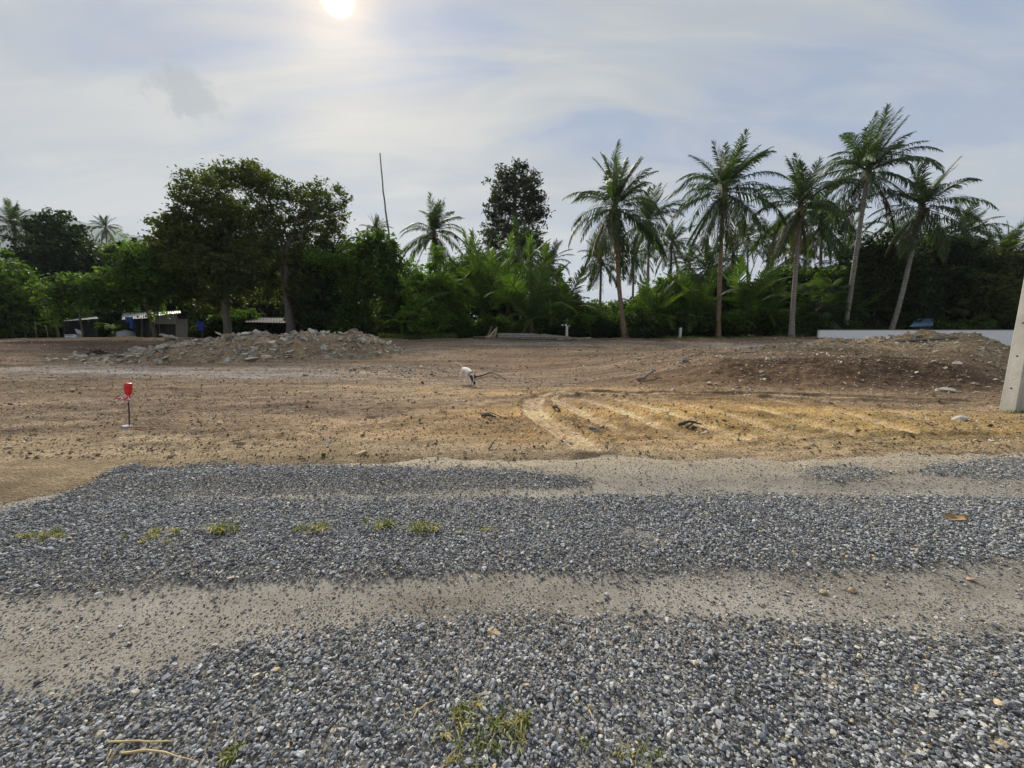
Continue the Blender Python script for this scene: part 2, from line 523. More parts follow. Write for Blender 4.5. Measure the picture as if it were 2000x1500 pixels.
def stone_mat(name, stops, rough=0.78, scale=60.0, spec=0.35):
    """each stone its own tone, with a fine grain"""
    m, t = new_mat(name)
    rnd = t.n('ShaderNodeObjectInfo').outputs['Random']
    c = t.ramp(rnd, stops)
    co = t.n('ShaderNodeTexCoord').outputs['Object']
    n = t.noise(co, scale, 4, 0.65)
    c = t.mix(1.0, c, t.ramp(n, [(0.3, (0.66, 0.66, 0.67)), (0.7, (1.3, 1.3, 1.28))]), 'MULTIPLY')
    return finish(m, t, c, rough, n, 0.35, 0.004 if scale > 30 else 0.02, spec)

M['gravel'] = stone_mat('gravel', [(0.0, (0.070, 0.077, 0.090)), (0.40, (0.182, 0.193, 0.210)), (0.74, (0.330, 0.342, 0.358)),
                                   (0.93, (0.46, 0.47, 0.48)), (0.955, (0.50, 0.48, 0.42)), (0.98, (0.52, 0.45, 0.31)), (1.0, (0.46, 0.34, 0.20))], scale=2.2)
M['grit'] = stone_mat('grit', [(0.0, (0.08, 0.079, 0.078)), (0.35, (0.18, 0.172, 0.160)), (0.75, (0.31, 0.292, 0.262)), (1.0, (0.50, 0.475, 0.43))], scale=2.2)
M['clod'] = stone_mat('clod', [(0.0, (0.10, 0.075, 0.052)), (0.4, (0.22, 0.172, 0.118)), (0.8, (0.36, 0.29, 0.20)), (1.0, (0.46, 0.40, 0.31))], 0.95, 2.0, 0.1)
M['chip'] = stone_mat('chip', [(0.0, (0.26, 0.23, 0.19)), (0.6, (0.42, 0.385, 0.33)), (1.0, (0.62, 0.60, 0.56))], 0.85, 2.0, 0.2)
M['rubble'] = stone_mat('rubble', [(0.0, (0.20, 0.175, 0.142)), (0.4, (0.35, 0.318, 0.268)), (0.75, (0.47, 0.435, 0.375)), (0.9, (0.54, 0.485, 0.38)), (1.0, (0.52, 0.43, 0.30))], 0.9, 3.5, 0.2)

# ------------------------------------------------------------------ ground colour (soil types; far zones lightened to offset tree shade)
K = 1.55
ZONES = [  # px, py, half width x (m), half depth y (m), colour, strength
    ((1330, 815), 5.2, 1.9, lin(175, 142, 94), 1.0),
    ((1080, 845), 3.2, 1.0, lin(166, 136, 94), 0.9),
    ((1700, 840), 3.6, 1.5, lin(164, 138, 90), 0.9),
    ((700, 845), 2.8, 1.0, lin(146, 124, 97), 0.7),
    ((1150, 765), 5.5, 0.7, lin(179, 149, 108), 0.8),
    ((250, 725), 7.0, 1.7, lin(167, 157, 148), 0.95),  # pale strip, its colour raised to make up for the trees' shadow
    ((520, 735), 3.0, 0.8, lin(138, 136, 142), 0.6),
    ((745, 690), 1.9, 0.9, lin(134, 135, 146), 0.95),
    ((60, 680), 9.0, 4.0, lin(98, 82, 72), 0.9),
    ((1700, 715), 7.0, 2.2, lin(100, 80, 63), 0.95),
    ((1450, 735), 3.4, 1.4, lin(115, 92, 70), 0.8),
    ((1800, 668), 6.5, 3.0, lin(128, 114, 103), 0.8),
    ((1100, 705), 7.0, 2.5, lin(122, 101, 81), 0.9),
    ((1100, 672), 9.0, 1.8, lin(146, 134, 126), 0.8),
    ((1450, 676), 4.5, 1.2, lin(138, 132, 133), 0.8),
    ((560, 710), 4.5, 1.6, lin(138, 118, 101), 0.7),
    ((330, 790), 3.2, 0.8, lin(111, 94, 79), 0.75),
    ((620, 790), 2.6, 0.7, lin(118, 100, 83), 0.6),
    ((100, 850), 2.0, 0.8, lin(133, 114, 94), 0.6),
    ((100, 930), 1.6, 0.6, lin(153, 134, 110), 0.9),
    ((1000, 742), 3.6, 0.8, lin(131, 114, 103), 0.6),
]
_z = []
for (px, py), rx, ry, c, s in ZONES:
    g = at_ground(px, py)
    _z.append((g.x, g.y, rx, ry, c * K, s))

def ground_color(x, y, tone):
    n = len(x)
    c = np.tile(lin(131, 113, 93) * K, (n, 1))
    wx = x + 1.6 * fbm(x * 0.35, y * 0.5, 51, 3); wy = y + 0.9 * fbm(x * 0.35, y * 0.6, 52, 3) * np.clip(y / 9, 0.5, 2)
    for gx, gy, rx, ry, col, s in _z:
        w = s * np.exp(-(((wx - gx) / rx) ** 2 + ((wy - gy) / ry) ** 2) ** 1.3)
        c = c * (1 - w[:, None]) + col * w[:, None]
    # strip of pale sand beside the road
    near = (1 - sst(4.9, 6.0, y + 0.5 * fbm(x * 0.6, y, 55, 2)))
    c = c * (1 - 0.75 * near[:, None]) + lin(150, 133, 106) * K * 0.75 * near[:, None]
    # streaks of moist, darker earth and dry pale crust
    st = fbm(x * 0.22 + 0.1 * y, y * 1.7 + fbm(x * 0.3, y * 0.3, 56, 2), 57, 4, 0.6)
    c = c * np.clip(1 + 0.55 * st[:, None], 0.45, 1.6)
    st2 = fbm(x * 0.8 + 0.2 * y, y * 5.0, 63, 3, 0.6)
    c = c * (1 + 0.28 * lot_mask(x, y)[:, None] * st2[:, None])
    damp = sst(0.15, 0.55, fbm(x * 0.45, y * 1.0, 58, 4, 0.6)) * lot_mask(x, y)
    c = c * (1 - 0.34 * damp[:, None])
    fleck = fbm(x * 4.0, y * 4.5, 59, 3, 0.7)
    c = c * (1 + 0.22 * fleck[:, None])
    # driven tracks: dry, pressed, pale sand
    pale = c.mean(1, keepdims=True) * 0.35 + c * 0.75 + lin(190, 163, 122) * K * 0.30
    c = c * 0.82 * np.array([1.01, 1.0, 0.98]) * (1 - np.clip(0.8 * tone, 0, 1)[:, None]) + pale * np.clip(0.8 * tone, 0, 1)[:, None]
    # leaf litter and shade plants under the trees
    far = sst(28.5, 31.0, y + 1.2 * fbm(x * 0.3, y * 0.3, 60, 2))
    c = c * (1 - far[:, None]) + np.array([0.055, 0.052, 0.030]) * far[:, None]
    return np.clip(c, 0.01, 0.75)

def road_m(x, y):
    e = road_edge(x) + 0.22 * fbm(x * 0.8, y * 0.0 + 1.0, 61, 3) + 0.10 * fbm(x * 3, y * 3, 62, 2)
    return 1 - sst(-0.35, 0.30, y - e)

# one sheet of ground out to the horizon
rows = np.concatenate([np.linspace(-6, 3.6, 10), np.geomspace(3.75 + 5, 36 + 5, 680) - 5, np.geomspace(36.5 + 5, 3500, 60) - 5])
u = np.concatenate([np.linspace(-2.6, -1.35, 24)[:-1], np.linspace(-1.35, 1.35, 740), np.linspace(1.35, 2.6, 24)[1:]])
Y, U = np.meshgrid(rows, u, indexing='ij')
X = U * (Y + 5 + 3 * (1 - sst(-6, 8, Y)))
xf, yf = X.ravel(), Y.ravel()
zf, tone = terrain(xf, yf)
gm = road_m(xf, yf)
zf = zf - 0.06 * gm * (yf < 9) - 0.004
zf = np.where(yf > 60, zf * np.clip((200 - yf) / 140, 0, 1), zf)
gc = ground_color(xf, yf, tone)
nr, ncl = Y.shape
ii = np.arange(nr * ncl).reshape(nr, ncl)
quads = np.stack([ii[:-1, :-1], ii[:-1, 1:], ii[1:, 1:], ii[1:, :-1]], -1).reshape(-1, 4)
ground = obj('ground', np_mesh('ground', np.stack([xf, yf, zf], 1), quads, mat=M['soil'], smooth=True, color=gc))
tag(ground, 'bare bulldozed earth lot of tan, brown and grey soil', kind='structure')

# gravel road, its bed a separate sheet that rises out of the soil with a ragged edge
rx_ = np.linspace(-16, 16, 640); ry_ = np.concatenate([np.linspace(-5, 0.5, 12)[:-1], np.linspace(0.5, 5.9, 150)])
Y, X = np.meshgrid(ry_, rx_, indexing='ij')
xf, yf = X.ravel(), Y.ravel()
zf, _ = terrain(xf, yf)
rm = road_m(xf, yf)
zf = zf + (-0.09 + 0.098 * rm) * 1.0
nr, ncl = Y.shape
ii = np.arange(nr * ncl).reshape(nr, ncl)
quads = np.stack([ii[:-1, :-1], ii[:-1, 1:], ii[1:, 1:], ii[1:, :-1]], -1).reshape(-1, 4)
road = obj('road', np_mesh('road', np.stack([xf, yf, zf], 1), quads, mat=M['road'], smooth=True))
tag(road, 'unpaved road of compacted pale grit with gravel bands', kind='structure')

# ------------------------------------------------------------------ stones scattered as stuff (geometry-node instances)
def hull(seed, flat_=(1, 1, 1), n=13, jag=0.35, name='stone'):
    r = random.Random(seed)
    bm = bmesh.new()
    for i in range(n):
        v = Vector((r.gauss(0, 1), r.gauss(0, 1), r.gauss(0, 1))).normalized() * r.uniform(1 - jag, 1.0)
        bm.verts.new((v.x * flat_[0] * 0.5, v.y * flat_[1] * 0.5, v.z * flat_[2] * 0.5))
    res = bmesh.ops.convex_hull(bm, input=bm.verts)
    junk = [e for e in res['geom_interior'] if isinstance(e, bmesh.types.BMVert)]
    if junk: bmesh.ops.delete(bm, geom=list(set(junk)), context='VERTS')
    me = bpy.data.meshes.new(name)
    bm.to_mesh(me); bm.free()
    return me

def scatter(name, pts, rot, scl, protos, mat, parent=None, seed=0):
    """points with their own turn and size; each carries one of the given stone meshes"""
    me = bpy.data.meshes.new(name)
    me.vertices.add(len(pts))
    me.vertices.foreach_set('co', np.asarray(pts, np.float32).ravel())
    for nm, ty, arr in (('rot', 'FLOAT_VECTOR', rot), ('scl', 'FLOAT_VECTOR', scl)):
        a = me.attributes.new(nm, ty, 'POINT'); a.data.foreach_set('vector', np.asarray(arr, np.float32).ravel())
    a = me.attributes.new('pick', 'INT', 'POINT')
    a.data.foreach_set('value', np.random.default_rng(seed).integers(0, len(protos), len(pts)).astype(np.int32))
    me.materials.append(mat)
    o = obj(name, me, parent)
    ng = bpy.data.node_groups.new(name + '_scatter', 'GeometryNodeTree')
    ng.interface.new_socket('Geometry', in_out='INPUT', socket_type='NodeSocketGeometry')
    ng.interface.new_socket('Geometry', in_out='OUTPUT', socket_type='NodeSocketGeometry')
    N, L = ng.nodes, ng.links
    gi, go = N.new('NodeGroupInput'), N.new('NodeGroupOutput')
    iop = N.new('GeometryNodeInstanceOnPoints')
    join = N.new('GeometryNodeJoinGeometry')
    for me_p in protos:
        if not me_p.materials: me_p.materials.append(mat)
        po = bpy.data.objects.new('stone_shape', me_p)
        oi = N.new('GeometryNodeObjectInfo'); oi.inputs['Object'].default_value = po
        oi.inputs['As Instance'].default_value = True
        L.new(oi.outputs['Geometry'], join.inputs[0])
    def attr(nm, ty):
        a = N.new('GeometryNodeInputNamedAttribute'); a.data_type = ty; a.inputs['Name'].default_value = nm
        return a.outputs['Attribute']
    e2r = N.new('FunctionNodeEulerToRotation')
    L.new(attr('rot', 'FLOAT_VECTOR'), e2r.inputs[0])
    L.new(gi.outputs[0], iop.inputs['Points'])
    L.new(join.outputs[0], iop.inputs['Instance'])
    iop.inputs['Pick Instance'].default_value = True
    L.new(attr('pick', 'INT'), iop.inputs['Instance Index'])
    L.new(e2r.outputs[0], iop.inputs['Rotation'])
    L.new(attr('scl', 'FLOAT_VECTOR'), iop.inputs['Scale'])
    L.new(iop.outputs[0], go.inputs[0])
    md = o.modifiers.new('scatter', 'NODES'); md.node_group = ng
    return o

def pip(x, y, poly):
    inside = np.zeros(len(x), bool)
    n = len(poly)
    for i in range(n):
        x1, y1 = poly[i]; x2, y2 = poly[(i + 1) % n]
        hit = ((y1 > y) != (y2 > y)) & (x < (x2 - x1) * (y - y1) / (y2 - y1 + 1e-12) + x1)
        inside ^= hit
    return inside

GRAVEL_PX = [
    ([(-900, 1520), (-300, 1425), (0, 1388), (250, 1335), (420, 1275), (620, 1232), (900, 1205), (1300, 1200), (1600, 1218), (2000, 1240), (2500, 1262), (4200, 1330), (6000, 2600), (-3500, 2600)], 1.0),
    ([(-160, 1072), (-40, 1016), (60, 990), (140, 984), (300, 974), (600, 975), (800, 968), (1100, 974), (1400, 966), (2000, 968), (2600, 975), (3200, 990), (3200, 1110), (2600, 1095), (2000, 1098), (1500, 1106), (1200, 1116), (900, 1122), (600, 1132), (300, 1142), (0, 1158), (-500, 1185), (-500, 1100)], 1.0),
    ([(96, 986), (175, 938), (235, 914), (330, 908), (450, 904), (700, 913), (1000, 919), (1150, 932), (1150, 946), (900, 952), (600, 961), (300, 969), (140, 980)], 0.97),
    ([(1540, 925), (1600, 914), (1680, 913), (1765, 930), (1650, 940)], 0.7),
    ([(1790, 928), (1850, 906), (2000, 897), (2300, 896), (2300, 935), (1900, 934)], 0.75),
]
CELL = 0.0138
gx, gy = np.meshgrid(np.arange(-9.2, 9.2, CELL), np.arange(0.62, 5.3, CELL))
gx = (gx + rng.uniform(-0.6, 0.6, gx.shape) * CELL).ravel(); gy = (gy + rng.uniform(-0.6, 0.6, gy.shape) * CELL).ravel()
keep = np.abs(gx) < 1.55 * gy + 1.6
gx, gy = gx[keep], gy[keep]
wx = gx + 0.10 * fbm(gx * 2.2, gy * 2.2, 71, 3) + rng.normal(0, 0.035, len(gx))
wy = gy + 0.09 * fbm(gx * 2.2, gy * 2.2, 72, 3) + rng.normal(0, 1, len(gy)) * rng.choice([0.02, 0.06, 0.14], len(gy), p=[0.5, 0.3, 0.2])
dens = np.zeros(len(gx))
for px, s in GRAVEL_PX:
    dens = np.maximum(dens, s * pip(wx, wy, [flat(min(max(p[0], -40000), 40000), p[1]) for p in px]))
bed = dens.copy()
onroad = road_m(gx, gy)
patch = sst(0.0, 0.5, fbm(gx * 1.1, gy * 1.6, 73, 3))
sparse = (0.30 + 0.50 * patch) * onroad + 0.006
# stones strewn towards the near edge of the lower track
sparse += 0.45 * np.exp(-((gy - 1.86) / 0.20) ** 2) * onroad + 0.10 * np.exp(-((gy - 2.40) / 0.08) ** 2)
sparse += 0.10 * np.exp(-((gy - 4.2) / 0.30) ** 2) * sst(0, 1, gx)
# small bare spots in the bands
bare = sst(0.42, 0.6, fbm(gx * 0.9 + 4, gy * 1.4, 74, 4, 0.6)) * 0.30
dens = np.maximum(dens * (1 - bare), sparse)
take = rng.uniform(0, 1, len(gx)) < dens
# a second, lower layer of stones closes the gaps in the bands
low_ = (rng.uniform(0, 1, len(gx)) < 0.75) & (bed > 0.3) & (dens > 0.75)
lowx, lowy = gx[low_] + rng.uniform(-1, 1, low_.sum()) * CELL, gy[low_] + rng.uniform(-1, 1, low_.sum()) * CELL
gx, gy, bed = np.concatenate([gx[take], lowx]), np.concatenate([gy[take], lowy]), np.concatenate([bed[take], np.ones(len(lowx))])
lower = np.arange(len(gx)) >= take.sum()
gz, _ = terrain(gx, gy); rmk = road_m(gx, gy)
gz = np.maximum(gz - 0.064 * rmk, gz - 0.09 + 0.098 * rmk)
n = len(gx)
size = np.clip(rng.lognormal(math.log(0.0182), 0.36, n), 0.007, 0.044) * np.where(bed > 0.3, 0.96, np.where(rng.uniform(0, 1, n) < 0.25, 0.95, 0.62))
gz = gz + size * np.where(bed > 0.3, 0.20, 0.10) + (bed > 0.3) * (0.010 * (0.5 + fbm(gx * 1.5, gy * 1.5, 75, 3)) + rng.uniform(0, 0.009, n)) - 0.010 * lower
size = size * np.where(lower, 0.78, 1.0)
shape = np.stack([rng.uniform(0.85, 1.35, n), rng.uniform(0.7, 1.05, n), rng.uniform(0.42, 0.8, n)], 1)
rot = np.stack([rng.normal(0, 0.38, n), rng.normal(0, 0.38, n), rng.uniform(0, 6.28, n)], 1)
protos = [hull(100 + i, (1, 1, 1), 12 + i % 4, 0.30, 'gravel_stone') for i in range(9)]
near_rut = np.exp(-((gy - 2.10) / 0.36) ** 2) + np.exp(-((gy - 3.74) / 0.28) ** 2)
isgrit = np.where(bed <= 0.3, rng.uniform(0, 1, n) < 0.88, rng.uniform(0, 1, n) < 0.10 + 0.55 * near_rut)
gv = ~isgrit
gravel = scatter('gravel', np.stack([gx, gy, gz], 1)[gv], rot[gv], (shape * size[:, None])[gv], protos, M['gravel'], seed=1)
tag(gravel, 'loose blue grey crushed stone spread in bands along the road', 'gravel', kind='stuff')
protos2 = [hull(140 + i, (1, 1, 1), 11, 0.3, 'grit_stone') for i in range(5)]
grit = scatter('grit', np.stack([gx, gy, gz], 1)[isgrit], rot[isgrit], (shape * size[:, None])[isgrit] * 0.8, protos2, M['grit'], seed=2)
tag(grit, 'tan grit and small stones pressed into the wheel tracks', 'grit', kind='stuff')

# soil clods and pale chips over the lot
def lot_points(n, ymax=27.0, seed=0, cluster=0.5, ymin=4.6):
    r = np.random.default_rng(seed)
    y = np.exp(r.uniform(math.log(ymin), math.log(ymax), n * 3))
    x = r.uniform(-1.5, 1.5, n * 3) * (y + 1)
    w = sst(-0.25, 0.6, fbm(x * 0.5, y * 0.9, 80 + seed, 4, 0.65)) * cluster + (1 - cluster)
    w = w * (1 + 1.2 * sst(3, 7, x) * sst(9.5, 11, y))
    k = r.uniform(0, 1.4, len(x)) < w
    return x[k][:n], y[k][:n], r
cx_, cy_, r_ = lot_points(36000, seed=1, cluster=0.7)
cz_, tn = terrain(cx_, cy_)
k = tn < 0.4
cx_, cy_, cz_ = cx_[k], cy_[k], cz_[k]
n = len(cx_)
s = np.clip(r_.lognormal(math.log(0.022), 0.55, n), 0.008, 0.11) * (0.6 + 0.05 * cy_)
rot = np.stack([r_.normal(0, 0.5, n), r_.normal(0, 0.5, n), r_.uniform(0, 6.28, n)], 1)
shape = np.stack([r_.uniform(0.8, 1.5, n), r_.uniform(0.7, 1.1, n), r_.uniform(0.45, 0.9, n)], 1)
protos3 = [hull(170 + i, (1, 1, 1), 14, 0.4, 'soil_clod') for i in range(6)]
clods = scatter('soil_clods', np.stack([cx_, cy_, cz_ + s * 0.12], 1), rot, shape * s[:, None], protos3, M['clod'], seed=3)
tag(clods, 'crumbly brown clods of earth strewn over the bulldozed lot', 'soil', kind='stuff')
cx_, cy_, r_ = lot_points(16000, seed=2, cluster=0.75, ymin=5.0)
cz_, _ = terrain(cx_, cy_)
n = len(cx_)
s = np.clip(r_.lognormal(math.log(0.022), 0.5, n), 0.008, 0.09) * (0.5 + 0.07 * cy_)
rot = np.stack([r_.normal(0, 0.4, n), r_.normal(0, 0.4, n), r_.uniform(0, 6.28, n)], 1)
shape = np.stack([r_.uniform(0.9, 1.7, n), r_.uniform(0.7, 1.1, n), r_.uniform(0.35, 0.7, n)], 1)
chips = scatter('stone_chips', np.stack([cx_, cy_, cz_ + s * 0.12], 1), rot, shape * s[:, None], protos3[:0] + [hull(190 + i, (1, 1, 1), 11, 0.3, 'chip') for i in range(5)], M['chip'], seed=4)
tag(chips, 'pale chips of stone and concrete dotted over the soil', 'stones', kind='stuff')

# twigs and shreds of palm litter on the soil
M['litter'] = stone_mat('litter', [(0.0, (0.06, 0.045, 0.032)), (0.5, (0.16, 0.12, 0.08)), (0.85, (0.34, 0.27, 0.17)), (1.0, (0.46, 0.39, 0.27))], 0.9, 3.0, 0.1)
cx_, cy_, r_ = lot_points(1500, seed=5, cluster=0.8, ymin=4.9)
cz_, _ = terrain(cx_, cy_); n = len(cx_)
s = np.clip(r_.lognormal(math.log(0.14), 0.5, n), 0.05, 0.5) * (0.6 + 0.04 * cy_)
rot = np.stack([r_.normal(0, 0.1, n), r_.normal(0, 0.16, n), r_.uniform(0, 6.28, n)], 1)
litter = scatter('twig_litter', np.stack([cx_, cy_, cz_ + 0.012], 1), rot, np.stack([s, s * 0.075, s * 0.06], 1), [hull(230 + i, (1, 1, 1), 10, 0.3, 'twig') for i in range(4)], M['litter'], seed=8)
tag(litter, 'dry twigs and shreds of palm litter strewn on the soil', 'litter', kind='stuff')
# ------------------------------------------------------------------ vegetation
M['leaf_dark'] = leaf_mat('leaf_dark', [(0.012, 0.020, 0.008), (0.026, 0.042, 0.014), (0.055, 0.080, 0.023)], 0.26)
M['leaf_mid'] = leaf_mat('leaf_mid', [(0.026, 0.048, 0.013), (0.054, 0.092, 0.023), (0.108, 0.160, 0.038)], 0.50)
M['leaf_lime'] = leaf_mat('leaf_lime', [(0.060, 0.110, 0.020), (0.100, 0.170, 0.030), (0.150, 0.220, 0.042)], 0.50)
M['leaf_olive'] = leaf_mat('leaf_olive', [(0.036, 0.048, 0.017), (0.068, 0.084, 0.028), (0.115, 0.128, 0.040)], 0.44)
M['leaf_grey'] = leaf_mat('leaf_grey', [(0.030, 0.036, 0.026), (0.052, 0.060, 0.042), (0.085, 0.092, 0.062)], 0.25)
M['frond'] = leaf_mat('frond', [(0.020, 0.038, 0.015), (0.040, 0.064, 0.022), (0.070, 0.098, 0.032)], 0.34, 0.22, 0.5)
M['frond_young_lit'] = leaf_mat('frond_young_lit', [(0.034, 0.062, 0.018), (0.062, 0.102, 0.028), (0.105, 0.150, 0.042)], 0.48, 0.22, 0.5)  # brighter copy of frond: sunlight on the young palms put into its colour
M['frond_yellow'] = leaf_mat('frond_yellow', [(0.075, 0.095, 0.022), (0.12, 0.13, 0.030), (0.17, 0.15, 0.045)], 0.35, 0.3, 0.5)
M['frond_dead'] = leaf_mat('frond_dead', [(0.075, 0.048, 0.032), (0.120, 0.078, 0.050), (0.170, 0.115, 0.072)], 0.15, 0.2, 0.7)
M['grass'] = leaf_mat('grass', [(0.080, 0.105, 0.030), (0.14, 0.165, 0.048), (0.24, 0.235, 0.09)], 0.35, 0.3, 0.5)
M['grass_dry'] = leaf_mat('grass_dry', [(0.18, 0.18, 0.05), (0.30, 0.27, 0.10), (0.44, 0.36, 0.18)], 0.3, 0.3, 0.6)
M['bark'] = plain('bark', (0.105, 0.085, 0.066), 0.9, 0.45, 6.0, 0.15, 0, 0.8, 0.03)
M['bark_pale'] = plain('bark_pale', (0.125, 0.108, 0.088), 0.9, 0.4, 6.0, 0.15, 0, 0.7, 0.03)

def trunk_mat(name, col):
    """palm stem: ringed leaf scars"""
    m, t = new_mat(name)
    co = t.n('ShaderNodeTexCoord').outputs['Object']
    s = t.n('ShaderNodeSeparateXYZ', ins={0: co})
    n = t.noise(co, 5.0, 4, 0.6)
    ring = t.math('SINE', t.math('ADD', t.math('MULTIPLY', s.outputs[2], 42.0), t.math('MULTIPLY', n, 3.0)))
    k = t.math('ADD', t.math('MULTIPLY', ring, 0.14), n)
    c = t.ramp(k, [(0.25, tuple(v * 0.55 for v in col)), (0.5, col), (0.8, tuple(v * 1.4 for v in col))])
    return finish(m, t, c, 0.9, k, 0.7, 0.03, 0.15)
M['stem_brown'] = trunk_mat('stem_brown', (0.205, 0.138, 0.092))
M['stem_grey'] = trunk_mat('stem_grey', (0.225, 0.205, 0.180))
M['fibre'] = plain('fibre', (0.085, 0.062, 0.036), 0.95, 0.5, 20.0, 0.1, 0, 0.8, 0.03)
M['coconut'] = plain('coconut', (0.13, 0.12, 0.035), 0.55, 0.4, 6.0)

def leaves(centres, size, r, aspect=0.5, up=0.35):
    """rhombic leaf blades, each bent along its midrib: verts and triangles"""
    n = len(centres)
    d = r.normal(0, 1, (n, 3)); d[:, 2] = d[:, 2] * 0.7 - 0.25
    d /= np.linalg.norm(d, axis=1)[:, None]
    nm = r.normal(0, 1, (n, 3)); nm[:, 2] += up * 2
    s = np.cross(d, nm); s /= (np.linalg.norm(s, axis=1)[:, None] + 1e-9)
    nn = np.cross(s, d)
    L = size * np.clip(r.lognormal(0, 0.32, n), 0.45, 1.9)[:, None]
    Wd = L * aspect * r.uniform(0.8, 1.2, n)[:, None]
    a = centres - d * L * 0.5
    b = centres + d * L * 0.5 - nn * L * 0.12
    m = centres + nn * L * 0.06
    v = np.stack([a, m + s * Wd * 0.5, b, m - s * Wd * 0.5], 1).reshape(-1, 3)
    q = np.arange(n * 4).reshape(n, 4)
    return v, q

def crown_points(blobs, per_m2, r, cluster=26, crad=0.42, fill=0.25, hollow=0.55):
    """leaf centres in tufts through the volume of uneven blobs, thicker towards the outside"""
    out = []
    for c, (ra, rb, rc) in blobs:
        area = 4 * math.pi * ((ra * rb) ** 1.6 / 3 + (ra * rc) ** 1.6 / 3 + (rb * rc) ** 1.6 / 3) ** (1 / 1.6)
        nt = max(6, int(area * per_m2 * 1.75 / cluster))
        d = r.normal(0, 1, (nt, 3)); d /= np.linalg.norm(d, axis=1)[:, None]
        rad = np.where(r.uniform(0, 1, nt) < fill, r.uniform(0.15, 0.8, nt), r.uniform(0.72, 1.06, nt))
        # uneven outline: lumps and bites by direction
        ph = r.uniform(0, 6.28, 6)
        lump = 1 + 0.16 * np.sin(3 * d[:, 0] + ph[0] + 2 * d[:, 2]) + 0.13 * np.sin(5 * d[:, 1] + ph[1]) + 0.12 * np.sin(6 * d[:, 2] + 4 * d[:, 0] + ph[2])
        tc_ = np.array(c) + d * (rad * lump)[:, None] * np.array([ra, rb, rc])
        # leave some holes
        hole = np.sin(tc_[:, 0] * 2.1 + ph[3]) * np.sin(tc_[:, 1] * 1.7 + ph[4]) * np.sin(tc_[:, 2] * 2.3 + ph[5])
        tc_ = tc_[hole < hollow]
        k = r.integers(int(cluster * 0.5), int(cluster * 1.5), len(tc_))
        idx = np.repeat(np.arange(len(tc_)), k)
        sc = r.uniform(0.6, 1.3, len(tc_))[idx][:, None]
        off = r.normal(0, 1, (len(idx), 3)) * np.array([0.55, 0.55, 0.34]) * crad * sc
        out.append(tc_[idx] + off)
    return np.concatenate(out)

def limb(mb, a, b, r0, r1, rr, sag=0.12, n=6):
    a, b = Vector(a), Vector(b)
    L = (b - a).length
    pts, rad = [], []
    for i in range(n + 1):
        t = i / n
        p = a.lerp(b, t)
        p += Vector((rr.uniform(-1, 1), rr.uniform(-1, 1), rr.uniform(-1, 1))) * L * 0.035 * (0 < i < n)
        p.z += math.sin(math.pi * t) * L * sag
        pts.append(p); rad.append(r0 + (r1 - r0) * t)
    mb.tube(pts, rad, 7)
    return pts

def gz(x, y):
    return float(terrain(np.array([x], float), np.array([y], float))[0][0])

def leafy(name, label, cat, d, trunk_px, blobs_px, mat, bark='bark', leaf=0.25, per_m2=55, tr=0.16, seed=0, group=None,
          cluster=30, crad=0.46, fill=0.25, hollow=0.42, twigs=4, stems=None, depth_f=0.85, aspect=0.5):
    """a tree from its outline in the photograph and its distance: trunk, limbs into every lobe, leaves"""
    r = np.random.default_rng(seed + 500); rr = random.Random(seed)
    tp = [at_depth(px, py, d) for px, py in trunk_px]
    tp[0] = Vector((tp[0].x, d, gz(tp[0].x, d) - 0.05))
    root = empty(name, tp[0])
    o = tp[0]
    mb = MB()
    n = len(tp)
    loc = [p - o for p in tp]
    # smooth the polyline
    pts, rad = [], []
    for i in range(n - 1):
        for k in range(4):
            s = k / 4
            p = loc[i].lerp(loc[i + 1], s) + Vector((rr.uniform(-1, 1), rr.uniform(-1, 1), 0)) * tr * 0.25
            pts.append(p); rad.append(tr * (1.0 - 0.62 * (i + s) / (n - 1)))
    pts.append(loc[-1]); rad.append(tr * 0.36)
    rad[0] *= 1.35
    mb.tube(pts, rad, 9, wob=0.06, rr=rr)
    blobs = []
    for bx, by, brx, bry in blobs_px:
        dd = d + rr.uniform(-0.5, 0.9) * brx / FPX * d
        c = at_depth(bx, by, dd) - o
        k = d / FPX
        blobs.append((c, (brx * k, brx * k * depth_f, bry * k)))
        # limb from the upper trunk into the lobe, then twigs
        j = max(1, int(len(pts) * rr.uniform(0.45, 0.98)) - 1)
        lp = limb(mb, pts[j], c, min(0.11, rad[j] * 0.5), 0.02, rr)
        for q in range(twigs):
            e = Vector(c) + Vector((rr.uniform(-1, 1) * brx * k, rr.uniform(-1, 1) * brx * k * depth_f, rr.uniform(-0.3, 1) * bry * k)) * 0.85
            limb(mb, lp[rr.randint(2, 5)], e, 0.022, 0.007, rr, 0.05, 4)
    for sx in (stems or []):
        sp = [at_depth(px, py, d) - o for px, py in sx[1:]]
        mb.tube(sp, [sx[0] * (1 - 0.5 * i / (len(sp) - 1)) for i in range(len(sp))], 7)
    obj('trunk', mb.mesh(name + '_trunk', M[bark], True), root)
    cp = crown_points(blobs, per_m2, r, cluster, crad, fill, hollow)
    v, q = leaves(cp, leaf, r, aspect)
    obj('crown', np_mesh(name + '_crown', v, q, mat=M[mat]), root)
    tag(root, label, cat, group)
    return root

